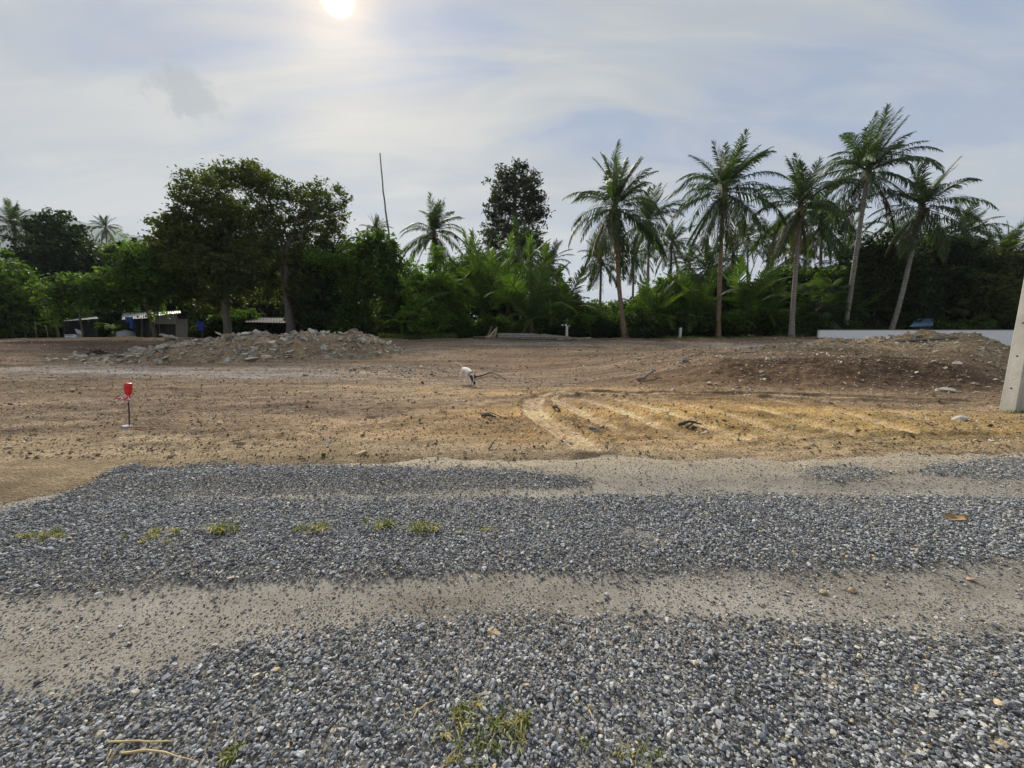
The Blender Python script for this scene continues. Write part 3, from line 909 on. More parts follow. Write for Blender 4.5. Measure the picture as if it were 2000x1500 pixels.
# ---- palm fronds: rachis with two combs of leaflets, bent by their own weight
def frond_mesh(name, L, e0, droop, mat, seed, pairs=50, leaf_len=1.02, comb=1.0, sag=0.55, wind=0.0, dead=False):
    r = np.random.default_rng(seed)
    N = 18
    s = np.linspace(0, 1, N + 1)
    e = e0 - droop * s ** 1.35
    step = L / N
    P = np.zeros((N + 1, 3))
    side_bend = r.uniform(-0.12, 0.12)
    for i in range(N):
        em = (e[i] + e[i + 1]) / 2
        P[i + 1] = P[i] + step * np.array([math.cos(em), side_bend * s[i], math.sin(em)])
    vs, qs, ts = [], [], []
    # rachis: a flattened three-sided rod
    for i in range(N + 1):
        w = 0.040 * (1 - 0.86 * s[i]) * (L / 4.5) + 0.004
        if s[i] < 0.06: w *= 1.7
        up = np.array([-math.sin(e[i]), 0, math.cos(e[i])])
        vs += [P[i] + np.array([0, w, 0]), P[i] + up * w * 0.7, P[i] - np.array([0, w, 0])]
    for i in range(N):
        for k in range(3):
            a, b = i * 3 + k, i * 3 + (k + 1) % 3
            qs.append((a, b, b + 3, a + 3))
    for k in range(pairs):
        q = 0.13 + 0.87 * (k + 0.5) / pairs
        f = q * N; i = min(int(f), N - 1); fr = f - i
        p0 = P[i] * (1 - fr) + P[i + 1] * fr
        ee = e0 - droop * q ** 1.35
        T = np.array([math.cos(ee), side_bend * q, math.sin(ee)])
        UPV = np.array([-math.sin(ee), 0, math.cos(ee)])
        prof = (0.42 + 0.58 * math.sin(math.pi * min(1, q * 0.95 + 0.08))) * (1 if q < 0.9 else 0.75)
        for sd in (-1, 1):
            if r.uniform() < (0.35 if dead else 0.10 + 0.22 * (math.sin(k * 0.9 + seed + sd) > 0.75)): continue
            ll = leaf_len * L / 4.5 * prof * r.uniform(0.70, 1.18)
            a = R(68 - 40 * q) * r.uniform(0.85, 1.1)
            lift = 0.28 * (1 - q) if not dead else -0.4
            D = T * math.cos(a) + np.array([0, sd, 0]) * math.sin(a) * comb + UPV * lift
            D /= np.linalg.norm(D)
            G = np.array([wind, 0, -1.0]) * sag * r.uniform(0.7, 1.35) * (1.6 if dead else 1)
            D2 = D + G * 0.55; D2 /= np.linalg.norm(D2)
            D3 = D2 + G * 0.9; D3 /= np.linalg.norm(D3)
            wv = np.cross(D, UPV); wv /= (np.linalg.norm(wv) + 1e-9)
            wv = wv * 0.5 + UPV * 0.22 * sd
            wd = 0.056 * (L / 4.5) * r.uniform(0.8, 1.2) * (0.6 if dead else 1)
            b0 = p0; b1 = p0 + D * ll * 0.38; b2 = b1 + D2 * ll * 0.34; b3 = b2 + D3 * ll * 0.28
            j = len(vs)
            vs += [b0 - wv * wd * 0.5, b0 + wv * wd * 0.5, b1 - wv * wd, b1 + wv * wd, b2 - wv * wd * 0.8, b2 + wv * wd * 0.8, b3]
            qs += [(j, j + 1, j + 3, j + 2), (j + 2, j + 3, j + 5, j + 4)]
            ts.append((j + 4, j + 5, j + 6))
    return np_mesh(name, np.array(vs), np.array(qs), np.array(ts), mat=mat)

FR = {}
_cls = [(84, 16), (75, 30), (62, 50), (46, 70), (26, 78), (4, 66), (-26, 42), (-54, 22)]
for ci, (e0, dr) in enumerate(_cls):
    FR[ci] = [frond_mesh('frond', 4.5, R(e0), R(dr) * (1 + 0.12 * k), M['frond'], 300 + ci * 7 + k, sag=(0.46 + 0.26 * ci), wind=0.0) for k in range(3)]
FR['yellow'] = [frond_mesh('frond', 4.5, R(e0), R(30), M['frond_yellow'], 380 + k, sag=0.7) for k, e0 in enumerate((-30, -50))]
FR['dead'] = [frond_mesh('dead_frond', 4.0, R(e0), R(22), M['frond_dead'], 390 + k, pairs=34, sag=1.1, dead=True) for k, e0 in enumerate((-58, -70, -78))]
FR['young'] = [[frond_mesh('frond', 4.5, R(e0), R(dr), M['frond_young_lit'], 400 + i * 5 + k, pairs=52, leaf_len=0.9, sag=0.34, comb=1.0) for k in range(2)]
               for i, (e0, dr) in enumerate([(86, 16), (78, 42), (66, 70), (50, 88), (30, 84)])]
coco_mesh = None
def coconuts(rr):
    mb = MB()
    for i in range(11):
        a = rr.uniform(0, 6.28); rad = rr.uniform(0.18, 0.36); h = rr.uniform(-0.55, -0.1)
        c = Vector((math.cos(a) * rad, math.sin(a) * rad, h))
        prof = [(0.01, -0.14), (0.075, -0.11), (0.11, -0.02), (0.095, 0.07), (0.04, 0.13), (0.005, 0.15)]
        l = lathe(prof, 7)
        mb.add([Vector(v) + c for v in l.v], l.f)
    return mb.mesh('coconuts', M['coconut'], True)
coco_mesh = coconuts(random.Random(5))

def add_frond(root, me, loc, az, scale, tilt, rr, name='frond'):
    f = obj(name, me, root)
    f.location = loc
    f.rotation_euler = (rr.uniform(-0.4, 0.4), tilt, az)
    f.scale = (scale, scale * rr.uniform(0.9, 1.1), scale)
    return f

def palm(label, base_px, crown_px, d, L, n=24, dead=2, yellow=1, stem='stem_brown', seed=0, bend=0.3, rad=0.15, coco=True, top=1.0, group=None, classes=None):
    rr = random.Random(900 + seed)
    c = at_depth(*crown_px, d)
    b = at_depth(base_px, 660, d)
    b = Vector((b.x, d + rr.uniform(-0.3, 0.3), 0)); b.z = gz(b.x, b.y) - 0.06
    root = empty('palm_tree', b)
    top_ = c - b
    H = top_.z
    pts, rads = [], []
    NS = 22
    for i in range(NS + 1):
        t = i / NS
        # coconut stems leave the ground at a lean and then curve upright
        off = t + bend * math.sin(math.pi * t) * (1 - t) 
        pts.append(Vector((top_.x * off, top_.y * t, H * t)))
        rr_ = rad * (1.0 - 0.30 * t) * (1 + 0.75 * math.exp(-t * H / 0.5))
        rads.append(rr_)
    mb = MB(); mb.tube(pts, rads, 10, wob=0.03, rr=rr)
    obj('trunk', mb.mesh('palm_trunk', M[stem], True), root)
    # fibrous crown base
    k = L / 4.5
    mb = MB(); mb.tube([top_ + Vector((0, 0, z * k)) for z in (-0.75, -0.35, 0.0, 0.35, 0.7)], [x * k for x in (0.11, 0.18, 0.20, 0.15, 0.05)], 9, wob=0.2, rr=rr)
    obj('crown_base', mb.mesh('crown_base', M['fibre'], True), root)
    if coco:
        o = obj('coconut_bunch', coco_mesh, root); o.location = top_ + Vector((0, 0, 0.05)); o.scale = (k, k, k); o.rotation_euler = (0, 0, rr.uniform(0, 6))
    ga = rr.uniform(0, 6.28)
    lean_a, lean_z = rr.uniform(0.05, 0.24), rr.uniform(-1.2, 1.2)
    dead += rr.randint(1, 5)
    n = int(n * 1.9)
    for i in range(n):
        t = (i + 0.5) / n
        if classes: ci = classes[i % len(classes)]
        else:
            x = t ** (0.92 * top)
            ci = min(7, max(0, int(x * 7.7 + rr.uniform(-0.4, 0.4))))
        ga += 2.39996 + rr.uniform(-0.25, 0.25)
        az = ga
        # the wind presses the younger fronds over to the right
        if ci <= 2 and rr.random() < 0.35: az = rr.uniform(-0.9, 0.9)
        if rr.random() < 0.10: continue
        me = FR[ci][rr.randrange(3)]
        add_frond(root, me, top_ + Vector((0, 0, 0.25 * k * (1 - t))), az, k * rr.uniform(0.82, 1.08) * (0.76 if ci <= 2 else 0.83 if ci <= 4 else 0.98), rr.uniform(-0.20, 0.20) + lean_a * math.cos(az - lean_z), rr)
    for i in range(yellow):
        add_frond(root, FR['yellow'][rr.randrange(2)], top_, rr.uniform(0, 6.28), k * rr.uniform(0.7, 0.9), 0, rr)
    for i in range(dead):
        add_frond(root, FR['dead'][rr.randrange(3)], top_ - Vector((0, 0, 0.2)), rr.uniform(0, 6.28), k * rr.uniform(0.65, 0.95), 0, rr, 'dead_frond')
    tag(root, label, 'palm tree', group)
    return root

def young_palm(label, px, py, d, L, n=14, seed=0, trunk=0.5, up=1.0, group=None):
    rr = random.Random(1300 + seed)
    b = at_depth(px, 660, d); b = Vector((b.x, d, gz(b.x, d) - 0.06))
    c = at_depth(px, py, d)
    h = max(0.3, c.z - b.z)
    root = empty('young_palm', b)
    mb = MB(); mb.tube([(0, 0, 0), (0.02, 0, h * 0.4), (0.0, 0, h * 0.8), (0, 0, h + 0.35)], [0.26, 0.19, 0.17, 0.08], 9, wob=0.15, rr=rr)
    obj('trunk', mb.mesh('young_trunk', M['fibre'], True), root)
    k = L / 4.5; ga = rr.uniform(0, 6)
    for i in range(n):
        ci = min(4, int((i + 0.5) / n * 5 * up))
        ga += 2.4
        add_frond(root, FR['young'][ci][rr.randrange(2)], (0, 0, h * rr.uniform(0.82, 1.0)), ga, k * rr.uniform(0.8, 1.1), rr.uniform(-0.12, 0.12), rr)
    for i in range(2):
        add_frond(root, FR['dead'][rr.randrange(3)], (0, 0, h), rr.uniform(0, 6.28), k * 0.55, 0, rr, 'dead_frond')
    tag(root, label, 'palm', group)
    return root

# ---- coconut palms
palm('tall coconut palm on a bare brown stem beside a white fence post', 1222, (1201, 410), 28, 4.9, 27, 2, 3, 'stem_brown', 1, 0.25, 0.17)
palm('straight coconut palm with brown stem and drooping brown skirt, rooted at the lot edge', 1407, (1412, 378), 28, 4.7, 27, 4, 1, 'stem_brown', 2, 0.05, 0.16)
palm('coconut palm with a long skirt of dead brown fronds, beside the white wall end', 1540, (1563, 408), 28, 4.4, 24, 9, 1, 'stem_grey', 3, 0.45, 0.16)
palm('tallest coconut palm, its slanting grey stem behind the white wall', 1650, (1695, 338), 31, 5.0, 28, 1, 3, 'stem_grey', 4, 0.12, 0.18)
palm('coconut palm with a strongly leaning curved grey stem behind the white wall', 1735, (1801, 410), 30, 4.5, 20, 0, 1, 'stem_grey', 5, 0.25, 0.17)
palm('coconut palm partly hidden behind the tall brown stemmed palm', 1262, (1268, 434), 37, 4.0, 22, 2, 0, 'stem_grey', 6)
palm('low coconut palm with a yellowing skirt behind the tall brown stemmed palm', 1172, (1174, 512), 41, 3.6, 20, 2, 3, 'stem_grey', 7)
palm('slender coconut palm with a small open crown on two thin stems', 1306, (1312, 478), 42, 3.7, 19, 1, 0, 'stem_grey', 8)
palm('squat coconut palm whose dark crown sits just over the hedge', 1388, (1384, 528), 36, 3.5, 20, 0, 0, 'stem_grey', 9)
palm('thin far coconut palm seen against the sky gap in the palm grove', 1460, (1461, 468), 47, 3.6, 19, 1, 0, 'stem_grey', 10, 0.1, 0.12)
palm('thin far coconut palm with a slanting stem in the palm grove', 1490, (1512, 470), 47, 3.8, 20, 2, 0, 'stem_grey', 11, 0.1, 0.12)
palm('coconut palm with a full yellow green crown behind the dead skirted palm', 1612, (1603, 446), 36, 4.3, 24, 2, 3, 'stem_grey', 12)
palm('small coconut palm with a slanting thin stem behind the tallest palm', 1626, (1660, 462), 45, 3.6, 18, 1, 0, 'stem_grey', 13, 0.1, 0.12)
palm('coconut palm rising over the dark broad tree behind the white wall', 1890, (1884, 455), 44, 4.4, 20, 0, 0, 'stem_grey', 14)
palm('coconut palm beside the concrete pole, rising from dark foliage', 1962, (1958, 500), 37, 4.0, 20, 1, 0, 'stem_grey', 15)
palm('windblown coconut palm in front of the far hill', 38, (27, 446), 48, 4.2, 20, 1, 0, 'stem_grey', 16, 0.1, 0.14)
palm('small lone coconut palm against the sky beside the far hill', 214, (207, 446), 76, 3.5, 18, 2, 0, 'stem_grey', 17, 0.1, 0.13)
palm('small far palm behind the bare slanting pole stem', 738, (733, 455), 62, 3.6, 18, 0, 0, 'stem_grey', 18, 0.1, 0.13)
palm('stout coconut palm with a shaggy crown standing alone in the sky gap', 852, (848, 458), 38, 4.1, 24, 3, 0, 'stem_grey', 19, 0.05, 0.17)
palm('tiny far palm top over the round treetop', 921, (919, 486), 72, 3.3, 15, 0, 0, 'stem_grey', 20, 0.1, 0.13)
palm('coconut palm in front of the tall airy tree', 1016, (1018, 490), 38, 3.7, 20, 0, 0, 'stem_grey', 21)
palm('coconut palm with an arching crown at the edge of the sky gap', 1078, (1072, 520), 40, 3.6, 20, 0, 0, 'stem_grey', 22)
palm('far coconut palm low between the tall brown stemmed palm and the open crowned palm', 1236, (1238, 505), 46, 3.7, 20, 2, 1, 'stem_grey', 23)
palm('far coconut palm low behind the slender open crowned palm', 1348, (1346, 520), 44, 3.6, 20, 2, 1, 'stem_grey', 24)
palm('far coconut palm half hidden behind the straight brown stemmed palm', 1428, (1432, 500), 43, 3.8, 20, 3, 1, 'stem_grey', 25)
palm('far coconut palm low behind the dead skirted palm', 1556, (1552, 500), 42, 3.8, 20, 3, 2, 'stem_grey', 26)
palm('far coconut palm low behind the tallest palm', 1648, (1642, 520), 40, 3.8, 20, 2, 1, 'stem_grey', 27)
palm('far coconut palm half hidden by the leaning grey stemmed palm', 1770, (1762, 470), 44, 3.8, 20, 1, 0, 'stem_grey', 28)
# ---- young palms with fronds from near the ground
young_palm('young palm with a tall fan of dark fronds beside the bright green bush', 945, 612, 31, 6.0, 14, 1, up=0.75)
young_palm('young palm with dark upright fronds between two paler ones', 993, 600, 33, 6.2, 14, 2, up=0.8)
young_palm('young palm with an orange brown stem and torn pale fronds behind the fallen log', 1038, 628, 29, 5.6, 15, 3, up=0.8)
young_palm('young palm with spreading broad fronds beside the fence post', 1092, 634, 30.5, 4.6, 13, 4, up=1.0)
young_palm('young palm with arching fronds to the right of the brown stemmed palm', 1278, 632, 31, 4.4, 13, 5)
young_palm('young palm with a brown fibrous heart beside the second fence post', 1362, 622, 30.5, 4.8, 15, 6)
young_palm('young palm with tall upright fronds behind the straight brown stemmed palm', 1450, 612, 32, 5.0, 14, 7, up=0.9)
young_palm('young palm low in the shade of the dead skirted palm', 1485, 636, 30.5, 3.8, 12, 8)
young_palm('young palm in the shade behind the white wall', 1665, 618, 33, 3.6, 12, 9)

# fan palm
def fan_leaf(seed):
    r = np.random.default_rng(seed); vs, ts, qs = [], [], []
    st = 1.1
    mbv = MB(); mbv.tube([(0, 0, 0), (0.6, 0, 0.25), (st, 0, 0.3)], [0.02, 0.015, 0.012], 4)
    vs = [np.array(v) for v in mbv.v]; qs = [f for f in mbv.f if len(f) == 4][:8]
    for k in range(26):
        a = R(-120 + 240 * k / 25); L = 0.85 * (0.7 + 0.3 * math.cos(a / 2)) * r.uniform(0.85, 1.1)
        c = np.array([st, 0, 0.3]); D = np.array([math.cos(a), math.sin(a), 0.12]); S = np.array([-math.sin(a), math.cos(a), 0])
        j = len(vs); m_ = c + D * L * 0.6; e = c + D * L + np.array([0, 0, -0.3 * L])
        vs += [c, m_ + S * 0.035, m_ - S * 0.035, e]
        ts += [(j, j + 2, j + 1), (j + 1, j + 2, j + 3)]
    return np_mesh('fan_leaf', np.array(vs), np.array(qs), np.array(ts), mat=M['frond'])
FAN = [fan_leaf(s) for s in range(3)]
def fan_palm(label, px, d, hs, seed):
    rr = random.Random(seed)
    b = at_depth(px, 660, d); b = Vector((b.x, d, gz(b.x, d) - 0.05)); root = empty('fan_palm', b)
    mb = MB()
    for (sx, sy, h) in hs: mb.tube([(sx * 0.3, sy * 0.3, 0), (sx * 0.7, sy * 0.7, h * 0.5), (sx, sy, h)], [0.09, 0.07, 0.06], 7)
    mb.build('trunk', M['fibre'], root, True)
    for (sx, sy, h) in hs:
        ga = rr.uniform(0, 6)
        for i in range(13):
            ga += 2.4
            f = obj('leaf', FAN[rr.randrange(3)], root); f.location = (sx, sy, h - 0.05 * i)
            f.rotation_euler = (0, R(-55 + 9 * i), ga); s = rr.uniform(0.85, 1.15); f.scale = (s, s, s)
    tag(root, label, 'palm')
fan_palm('clump of fan palms with spiky round leaves behind the white wall end', 1592, 30.5, [(0, 0, 2.4), (0.9, 0.4, 1.7), (-0.4, 0.5, 3.2), (1.3, 0.9, 3.6)], 3)
fan_palm('low fan palm with spiky leaves at the foot of the dead skirted palm', 1560, 30.5, [(0, 0, 1.0), (0.5, 0.3, 1.6)], 4)

# ---- broadleaf trees, left to right
leafy('bushy_tree', 'bushy mid green tree growing where the left treeline begins', 'tree', 28.5, [(-20, 660), (-15, 620), (0, 575)], [(-60, 575, 60, 75), (8, 560, 58, 55), (30, 610, 48, 46), (-20, 630, 60, 40)], 'leaf_mid', seed=31)
leafy('broad_tree', 'dense dark domed tree in front of the far hill', 'tree', 38, [(112, 660), (114, 600), (115, 520)], [(115, 470, 52, 48), (92, 515, 45, 45), (145, 515, 45, 46), (118, 560, 66, 50), (90, 600, 50, 42), (165, 590, 40, 40)], 'leaf_dark', tr=0.3, per_m2=62, leaf=0.30, seed=32, hollow=0.8, fill=0.35)
leafy('bamboo_clump', 'feathery yellow green bamboo clump between dark tree and spreading tree', 'bamboo', 41, [(228, 660), (226, 600), (222, 540)], [(205, 525, 32, 40), (238, 515, 34, 48), (262, 500, 28, 36), (225, 570, 48, 44)], 'leaf_lime', 'bark_pale', leaf=0.2, aspect=0.22, seed=33)
leafy('slim_tree', 'small tree with thin pale slanting stem at the left shed', 'tree', 28.2, [(163, 662), (157, 625), (155, 585), (150, 570)], [(150, 556, 38, 24), (185, 568, 36, 24), (120, 578, 32, 20), (206, 588, 30, 20)], 'leaf_mid', 'bark_pale', tr=0.07, seed=34, stems=[(0.05, (96, 628), (88, 590), (85, 560))])
leafy('round_bush', 'low rounded yellow green shrub over the left shed roof', 'shrub', 30.4, [(128, 660), (128, 635), (128, 615)], [(128, 606, 28, 14), (108, 614, 18, 10), (147, 612, 18, 10)], 'leaf_lime', tr=0.05, seed=35)
leafy('forked_tree', 'tree with dark forked leaning trunk in front of the grey shack', 'tree', 29.2, [(302, 662), (296, 625), (284, 600), (270, 560), (258, 520)], [(262, 505, 36, 28), (300, 525, 44, 40), (330, 550, 40, 36), (275, 560, 40, 30), (240, 560, 30, 34)], 'leaf_mid', tr=0.17, seed=36, stems=[(0.09, (288, 606), (298, 580), (300, 555))])
leafy('vine_bush', 'bright lime leaves of a vine on the forked trunk', 'vine', 29.0, [(312, 662), (310, 625), (306, 590)], [(306, 600, 12, 24), (314, 575, 14, 18)], 'leaf_lime', leaf=0.2, tr=0.03, per_m2=60, seed=37)
leafy('spreading_tree', 'spreading tree with a thick pale trunk behind the rubble heap', 'tree', 29.6, [(446, 660), (441, 610), (434, 560), (430, 520)], [(345, 440, 36, 24), (378, 470, 52, 38), (340, 500, 34, 28), (430, 480, 50, 40), (400, 520, 58, 34), (450, 540, 44, 36), (360, 545, 42, 32), (420, 580, 50, 30), (330, 470, 34, 24)], 'leaf_olive', 'bark_pale', tr=0.30, seed=38, per_m2=66, hollow=0.62, twigs=7)
leafy('spreading_tree', 'largest spreading tree with forked trunk and umbrella crown over the rubble heap', 'tree', 30.2,
      [(572, 662), (565, 610), (560, 560), (562, 500), (566, 455)],
      [(372, 380, 34, 20), (410, 362, 46, 24), (470, 345, 48, 24), (486, 332, 26, 14), (520, 372, 40, 26), (440, 405, 52, 22), (385, 415, 44, 20), (548, 400, 22, 44), (520, 430, 34, 22), (470, 448, 46, 24),
       (598, 392, 30, 30), (640, 385, 32, 28), (655, 420, 24, 26), (612, 430, 34, 28), (590, 470, 34, 26), (650, 462, 30, 18), (540, 490, 44, 34), (500, 510, 46, 38), (570, 540, 44, 36), (470, 490, 44, 34), (610, 510, 40, 34), (520, 560, 44, 34), (600, 570, 36, 34), (450, 425, 46, 24)],
      'leaf_olive', 'bark_pale', leaf=0.20, tr=0.36, seed=39, per_m2=58, cluster=24, crad=0.40, hollow=0.42, fill=0.15, twigs=9)
leafy('dense_tree', 'dense dark green tree beside the largest spreading tree', 'tree', 31, [(640, 660), (640, 620), (642, 570)], [(645, 515, 46, 34), (620, 560, 50, 44), (668, 560, 44, 50), (640, 610, 58, 40), (600, 615, 40, 36)], 'leaf_dark', seed=40, per_m2=66, hollow=0.8, fill=0.35)
leafy('feathery_tree', 'tree with feathery bright green foliage and pale drooping twigs', 'tree', 30, [(690, 662), (686, 610), (682, 560)], [(650, 500, 40, 22), (668, 530, 40, 26), (690, 560, 32, 30)], 'leaf_lime', 'bark_pale', tr=0.08, leaf=0.17, seed=41, stems=[(0.05, (659, 630), (664, 600), (677, 570)), (0.06, (712, 655), (690, 600), (677, 570))])
leafy('leaning_tree', 'leafy tree with several crooked stems beside the bare slanting pole stem', 'tree', 29.4, [(716, 664), (713, 620), (720, 580), (728, 530)], [(725, 482, 40, 26), (750, 492, 26, 24), (700, 510, 36, 32), (738, 535, 40, 36), (705, 565, 36, 38), (765, 560, 30, 36), (775, 510, 20, 22)], 'leaf_mid', tr=0.17, seed=42, twigs=6, stems=[(0.08, (712, 610), (725, 570), (735, 545)), (0.06, (760, 640), (768, 590), (775, 560))])
leafy('wild_bush', 'sprawling bright green bush with thin branches beside the red roofed shed', 'bush', 29.2, [(838, 662), (838, 620), (845, 580)], [(848, 545, 36, 26), (820, 570, 40, 34), (868, 575, 40, 38), (840, 615, 48, 36), (885, 605, 28, 34), (852, 505, 14, 26)], 'leaf_lime', tr=0.08, seed=43, twigs=7)
leafy('thicket_tree', 'loose tree with slim stems behind the banana plant', 'tree', 34, [(795, 660), (792, 610), (790, 560)], [(790, 545, 40, 34), (760, 580, 40, 40), (810, 585, 40, 40), (780, 625, 50, 34)], 'leaf_mid', tr=0.12, seed=44)
leafy('tall_tree', 'tall slender airy tree that stands highest over the centre thicket', 'tree', 46, [(1006, 660), (1006, 560), (1006, 470), (1005, 400), (1006, 345)],
      [(1008, 340, 30, 20), (985, 362, 26, 22), (1032, 365, 24, 24), (1008, 385, 40, 26), (972, 405, 24, 22), (1045, 400, 20, 26), (1005, 425, 42, 26), (965, 440, 22, 22), (1042, 435, 22, 26), (985, 465, 36, 18), (1030, 470, 32, 22), (960, 475, 18, 12), (1010, 500, 36, 20)],
      'leaf_grey', 'bark', leaf=0.30, tr=0.32, seed=45, per_m2=28, cluster=24, crad=0.5, hollow=0.26, fill=0.2, twigs=7)
leafy('round_tree', 'round dark treetop behind the young palms', 'tree', 44, [(945, 660), (945, 600), (945, 550)], [(938, 520, 46, 28), (965, 540, 40, 34), (905, 545, 40, 34), (940, 580, 60, 40)], 'leaf_mid', tr=0.2, seed=46, hollow=0.8)
leafy('round_tree', 'dark rounded tree between young palms and the sky gap', 'tree', 42, [(1075, 660), (1075, 610), (1080, 580)], [(1060, 560, 40, 38), (1095, 595, 40, 30), (1130, 612, 30, 22), (1050, 610, 50, 34)], 'leaf_dark', seed=47, hollow=0.8)
leafy('hedge_bush', 'bright green rounded bush right behind the fence post', 'bush', 30.5, [(1140, 662), (1140, 645), (1140, 630)], [(1125, 640, 26, 22), (1155, 632, 32, 28), (1185, 640, 28, 24), (1145, 650, 40, 14)], 'leaf_lime', tr=0.05, seed=48)
leafy('low_tree', 'small far tree closing the sky gap beside the palm grove', 'tree', 44, [(1165, 660), (1165, 630), (1165, 615)], [(1150, 606, 30, 16), (1185, 608, 30, 18), (1215, 600, 26, 20), (1170, 630, 50, 22)], 'leaf_mid', seed=49)
leafy('hedge_tree', 'bright green tree above the hedge between two brown palm stems', 'tree', 34, [(1312, 660), (1312, 610), (1310, 580)], [(1305, 560, 26, 22), (1330, 575, 34, 28), (1290, 595, 44, 34), (1335, 610, 46, 36), (1260, 610, 40, 34)], 'leaf_lime', seed=50, tr=0.1)
leafy('hedge_tree', 'dark hedge tree behind the straight brown stemmed palm', 'tree', 36, [(1400, 660), (1400, 610), (1400, 580)], [(1350, 560, 34, 24), (1380, 580, 46, 36), (1430, 580, 46, 36), (1410, 620, 66, 36)], 'leaf_dark', seed=51, hollow=0.85)
leafy('hedge_tree', 'rounded green tree beside the dead skirted palm', 'tree', 35, [(1515, 660), (1515, 610), (1515, 590)], [(1530, 545, 34, 26), (1500, 570, 44, 30), (1545, 575, 40, 38), (1490, 610, 50, 36), (1530, 620, 50, 36)], 'leaf_mid', seed=52, hollow=0.8)
leafy('hedge_tree', 'green tree filling the space behind the fan palms', 'tree', 34, [(1600, 660), (1600, 610), (1600, 570)], [(1580, 560, 34, 30), (1620, 560, 40, 34), (1600, 600, 56, 40), (1640, 610, 40, 40)], 'leaf_mid', seed=53, hollow=0.85)
leafy('broad_tree', 'broad dark tree behind the two slanting palm stems', 'tree', 34, [(1710, 660), (1712, 600), (1715, 550)], [(1715, 490, 36, 26), (1690, 530, 44, 42), (1745, 520, 50, 44), (1710, 580, 56, 46), (1670, 590, 36, 40), (1760, 590, 46, 50)], 'leaf_dark', tr=0.28, seed=54, per_m2=66, hollow=0.85, fill=0.4)
leafy('broad_tree', 'broad dark tree with olive treetop above the blue roof', 'tree', 35, [(1840, 660), (1838, 600), (1840, 550)], [(1850, 480, 46, 30), (1800, 510, 50, 44), (1880, 515, 50, 44), (1840, 560, 66, 44), (1795, 575, 40, 40), (1890, 590, 50, 46)], 'leaf_dark', tr=0.3, seed=55, per_m2=66, hollow=0.85, fill=0.4)
leafy('broad_tree', 'broad dark tree beside the concrete pole', 'tree', 34, [(1950, 660), (1950, 600), (1952, 560)], [(1935, 530, 40, 40), (1975, 520, 40, 40), (1930, 585, 44, 44), (1985, 580, 50, 56), (2040, 540, 60, 70)], 'leaf_olive', tr=0.26, seed=56, per_m2=60, hollow=0.8, fill=0.35)
leafy('broad_tree', 'dark tree at the right end of the white wall', 'tree', 33, [(2110, 660), (2110, 600), (2110, 550)], [(2090, 540, 60, 60), (2150, 560, 60, 70), (2110, 610, 70, 50)], 'leaf_dark', seed=57, hollow=0.85)

# bare slanting stem without a crown
b = at_depth(766, 500, 36); t_ = at_depth(742, 299, 36)
root = empty('bare_palm_stem', (b.x, 36, gz(b.x, 36) - 0.1)); mb = MB()
p0 = Vector(root.location)
pp = [p0, at_depth(765, 520, 36), at_depth(760, 460, 36), at_depth(753, 410, 36), at_depth(747, 360, 36), t_]
fine = []
for i in range(len(pp) - 1):
    for k in range(4): fine.append(pp[i].lerp(pp[i + 1], k / 4) + Vector((random.uniform(-0.02, 0.02), 0, 0)))
fine.append(pp[-1])
mb.tube([p - p0 for p in fine], [0.105 - 0.055 * i / (len(fine) - 1) for i in range(len(fine))], 8, wob=0.05)
root_m = mb.build('stem', M['stem_grey'], root, True)
tag(root, 'tall bare leaning palm stem that has lost its crown', 'dead palm')

# ---- undergrowth and back rows: copies of a few bush and tree shapes
def bush_mesh(seed, mat, w, h, leaf=0.20, per=75):
    r = np.random.default_rng(seed); rr = random.Random(seed)
    bl = []
    for i in range(5):
        ra = w * rr.uniform(0.32, 0.55)
        bl.append(((rr.uniform(-0.5, 0.5) * w, rr.uniform(-0.3, 0.3) * w, h * rr.uniform(0.3, 0.72)), (ra, ra, h * rr.uniform(0.25, 0.4))))
    cp = crown_points(bl, per, r, 22, 0.34, 0.3, 0.8)
    cp = cp[cp[:, 2] > 0.0]
    v, q = leaves(cp, leaf, r)
    return np_mesh('bush_leaves', v, q, mat=M[mat])
def stem_mesh(seed, w, h, tr=0.03, n=7):
    rr = random.Random(seed); mb = MB()
    for i in range(n):
        a = rr.uniform(0, 6.28); q = rr.uniform(0.1, 0.5) * w
        limb(mb, (math.cos(a) * q * 0.2, math.sin(a) * q * 0.2, -0.05), (math.cos(a) * q, math.sin(a) * q, h * rr.uniform(0.5, 0.9)), tr, tr * 0.3, rr, 0.03, 5)
    return mb.mesh('bush_stems', M['bark'], True)
BUSH = [(bush_mesh(700 + i, mt, 2.2, 2.0), stem_mesh(720 + i, 2.2, 2.0)) for i, mt in enumerate(['leaf_mid', 'leaf_dark', 'leaf_mid', 'leaf_olive', 'leaf_dark'])]
TREE = [(bush_mesh(740 + i, mt, 5.0, 7.0, 0.32, 38), stem_mesh(760 + i, 3.0, 6.0, 0.12, 4)) for i, mt in enumerate(['leaf_dark', 'leaf_mid', 'leaf_dark', 'leaf_olive'])]
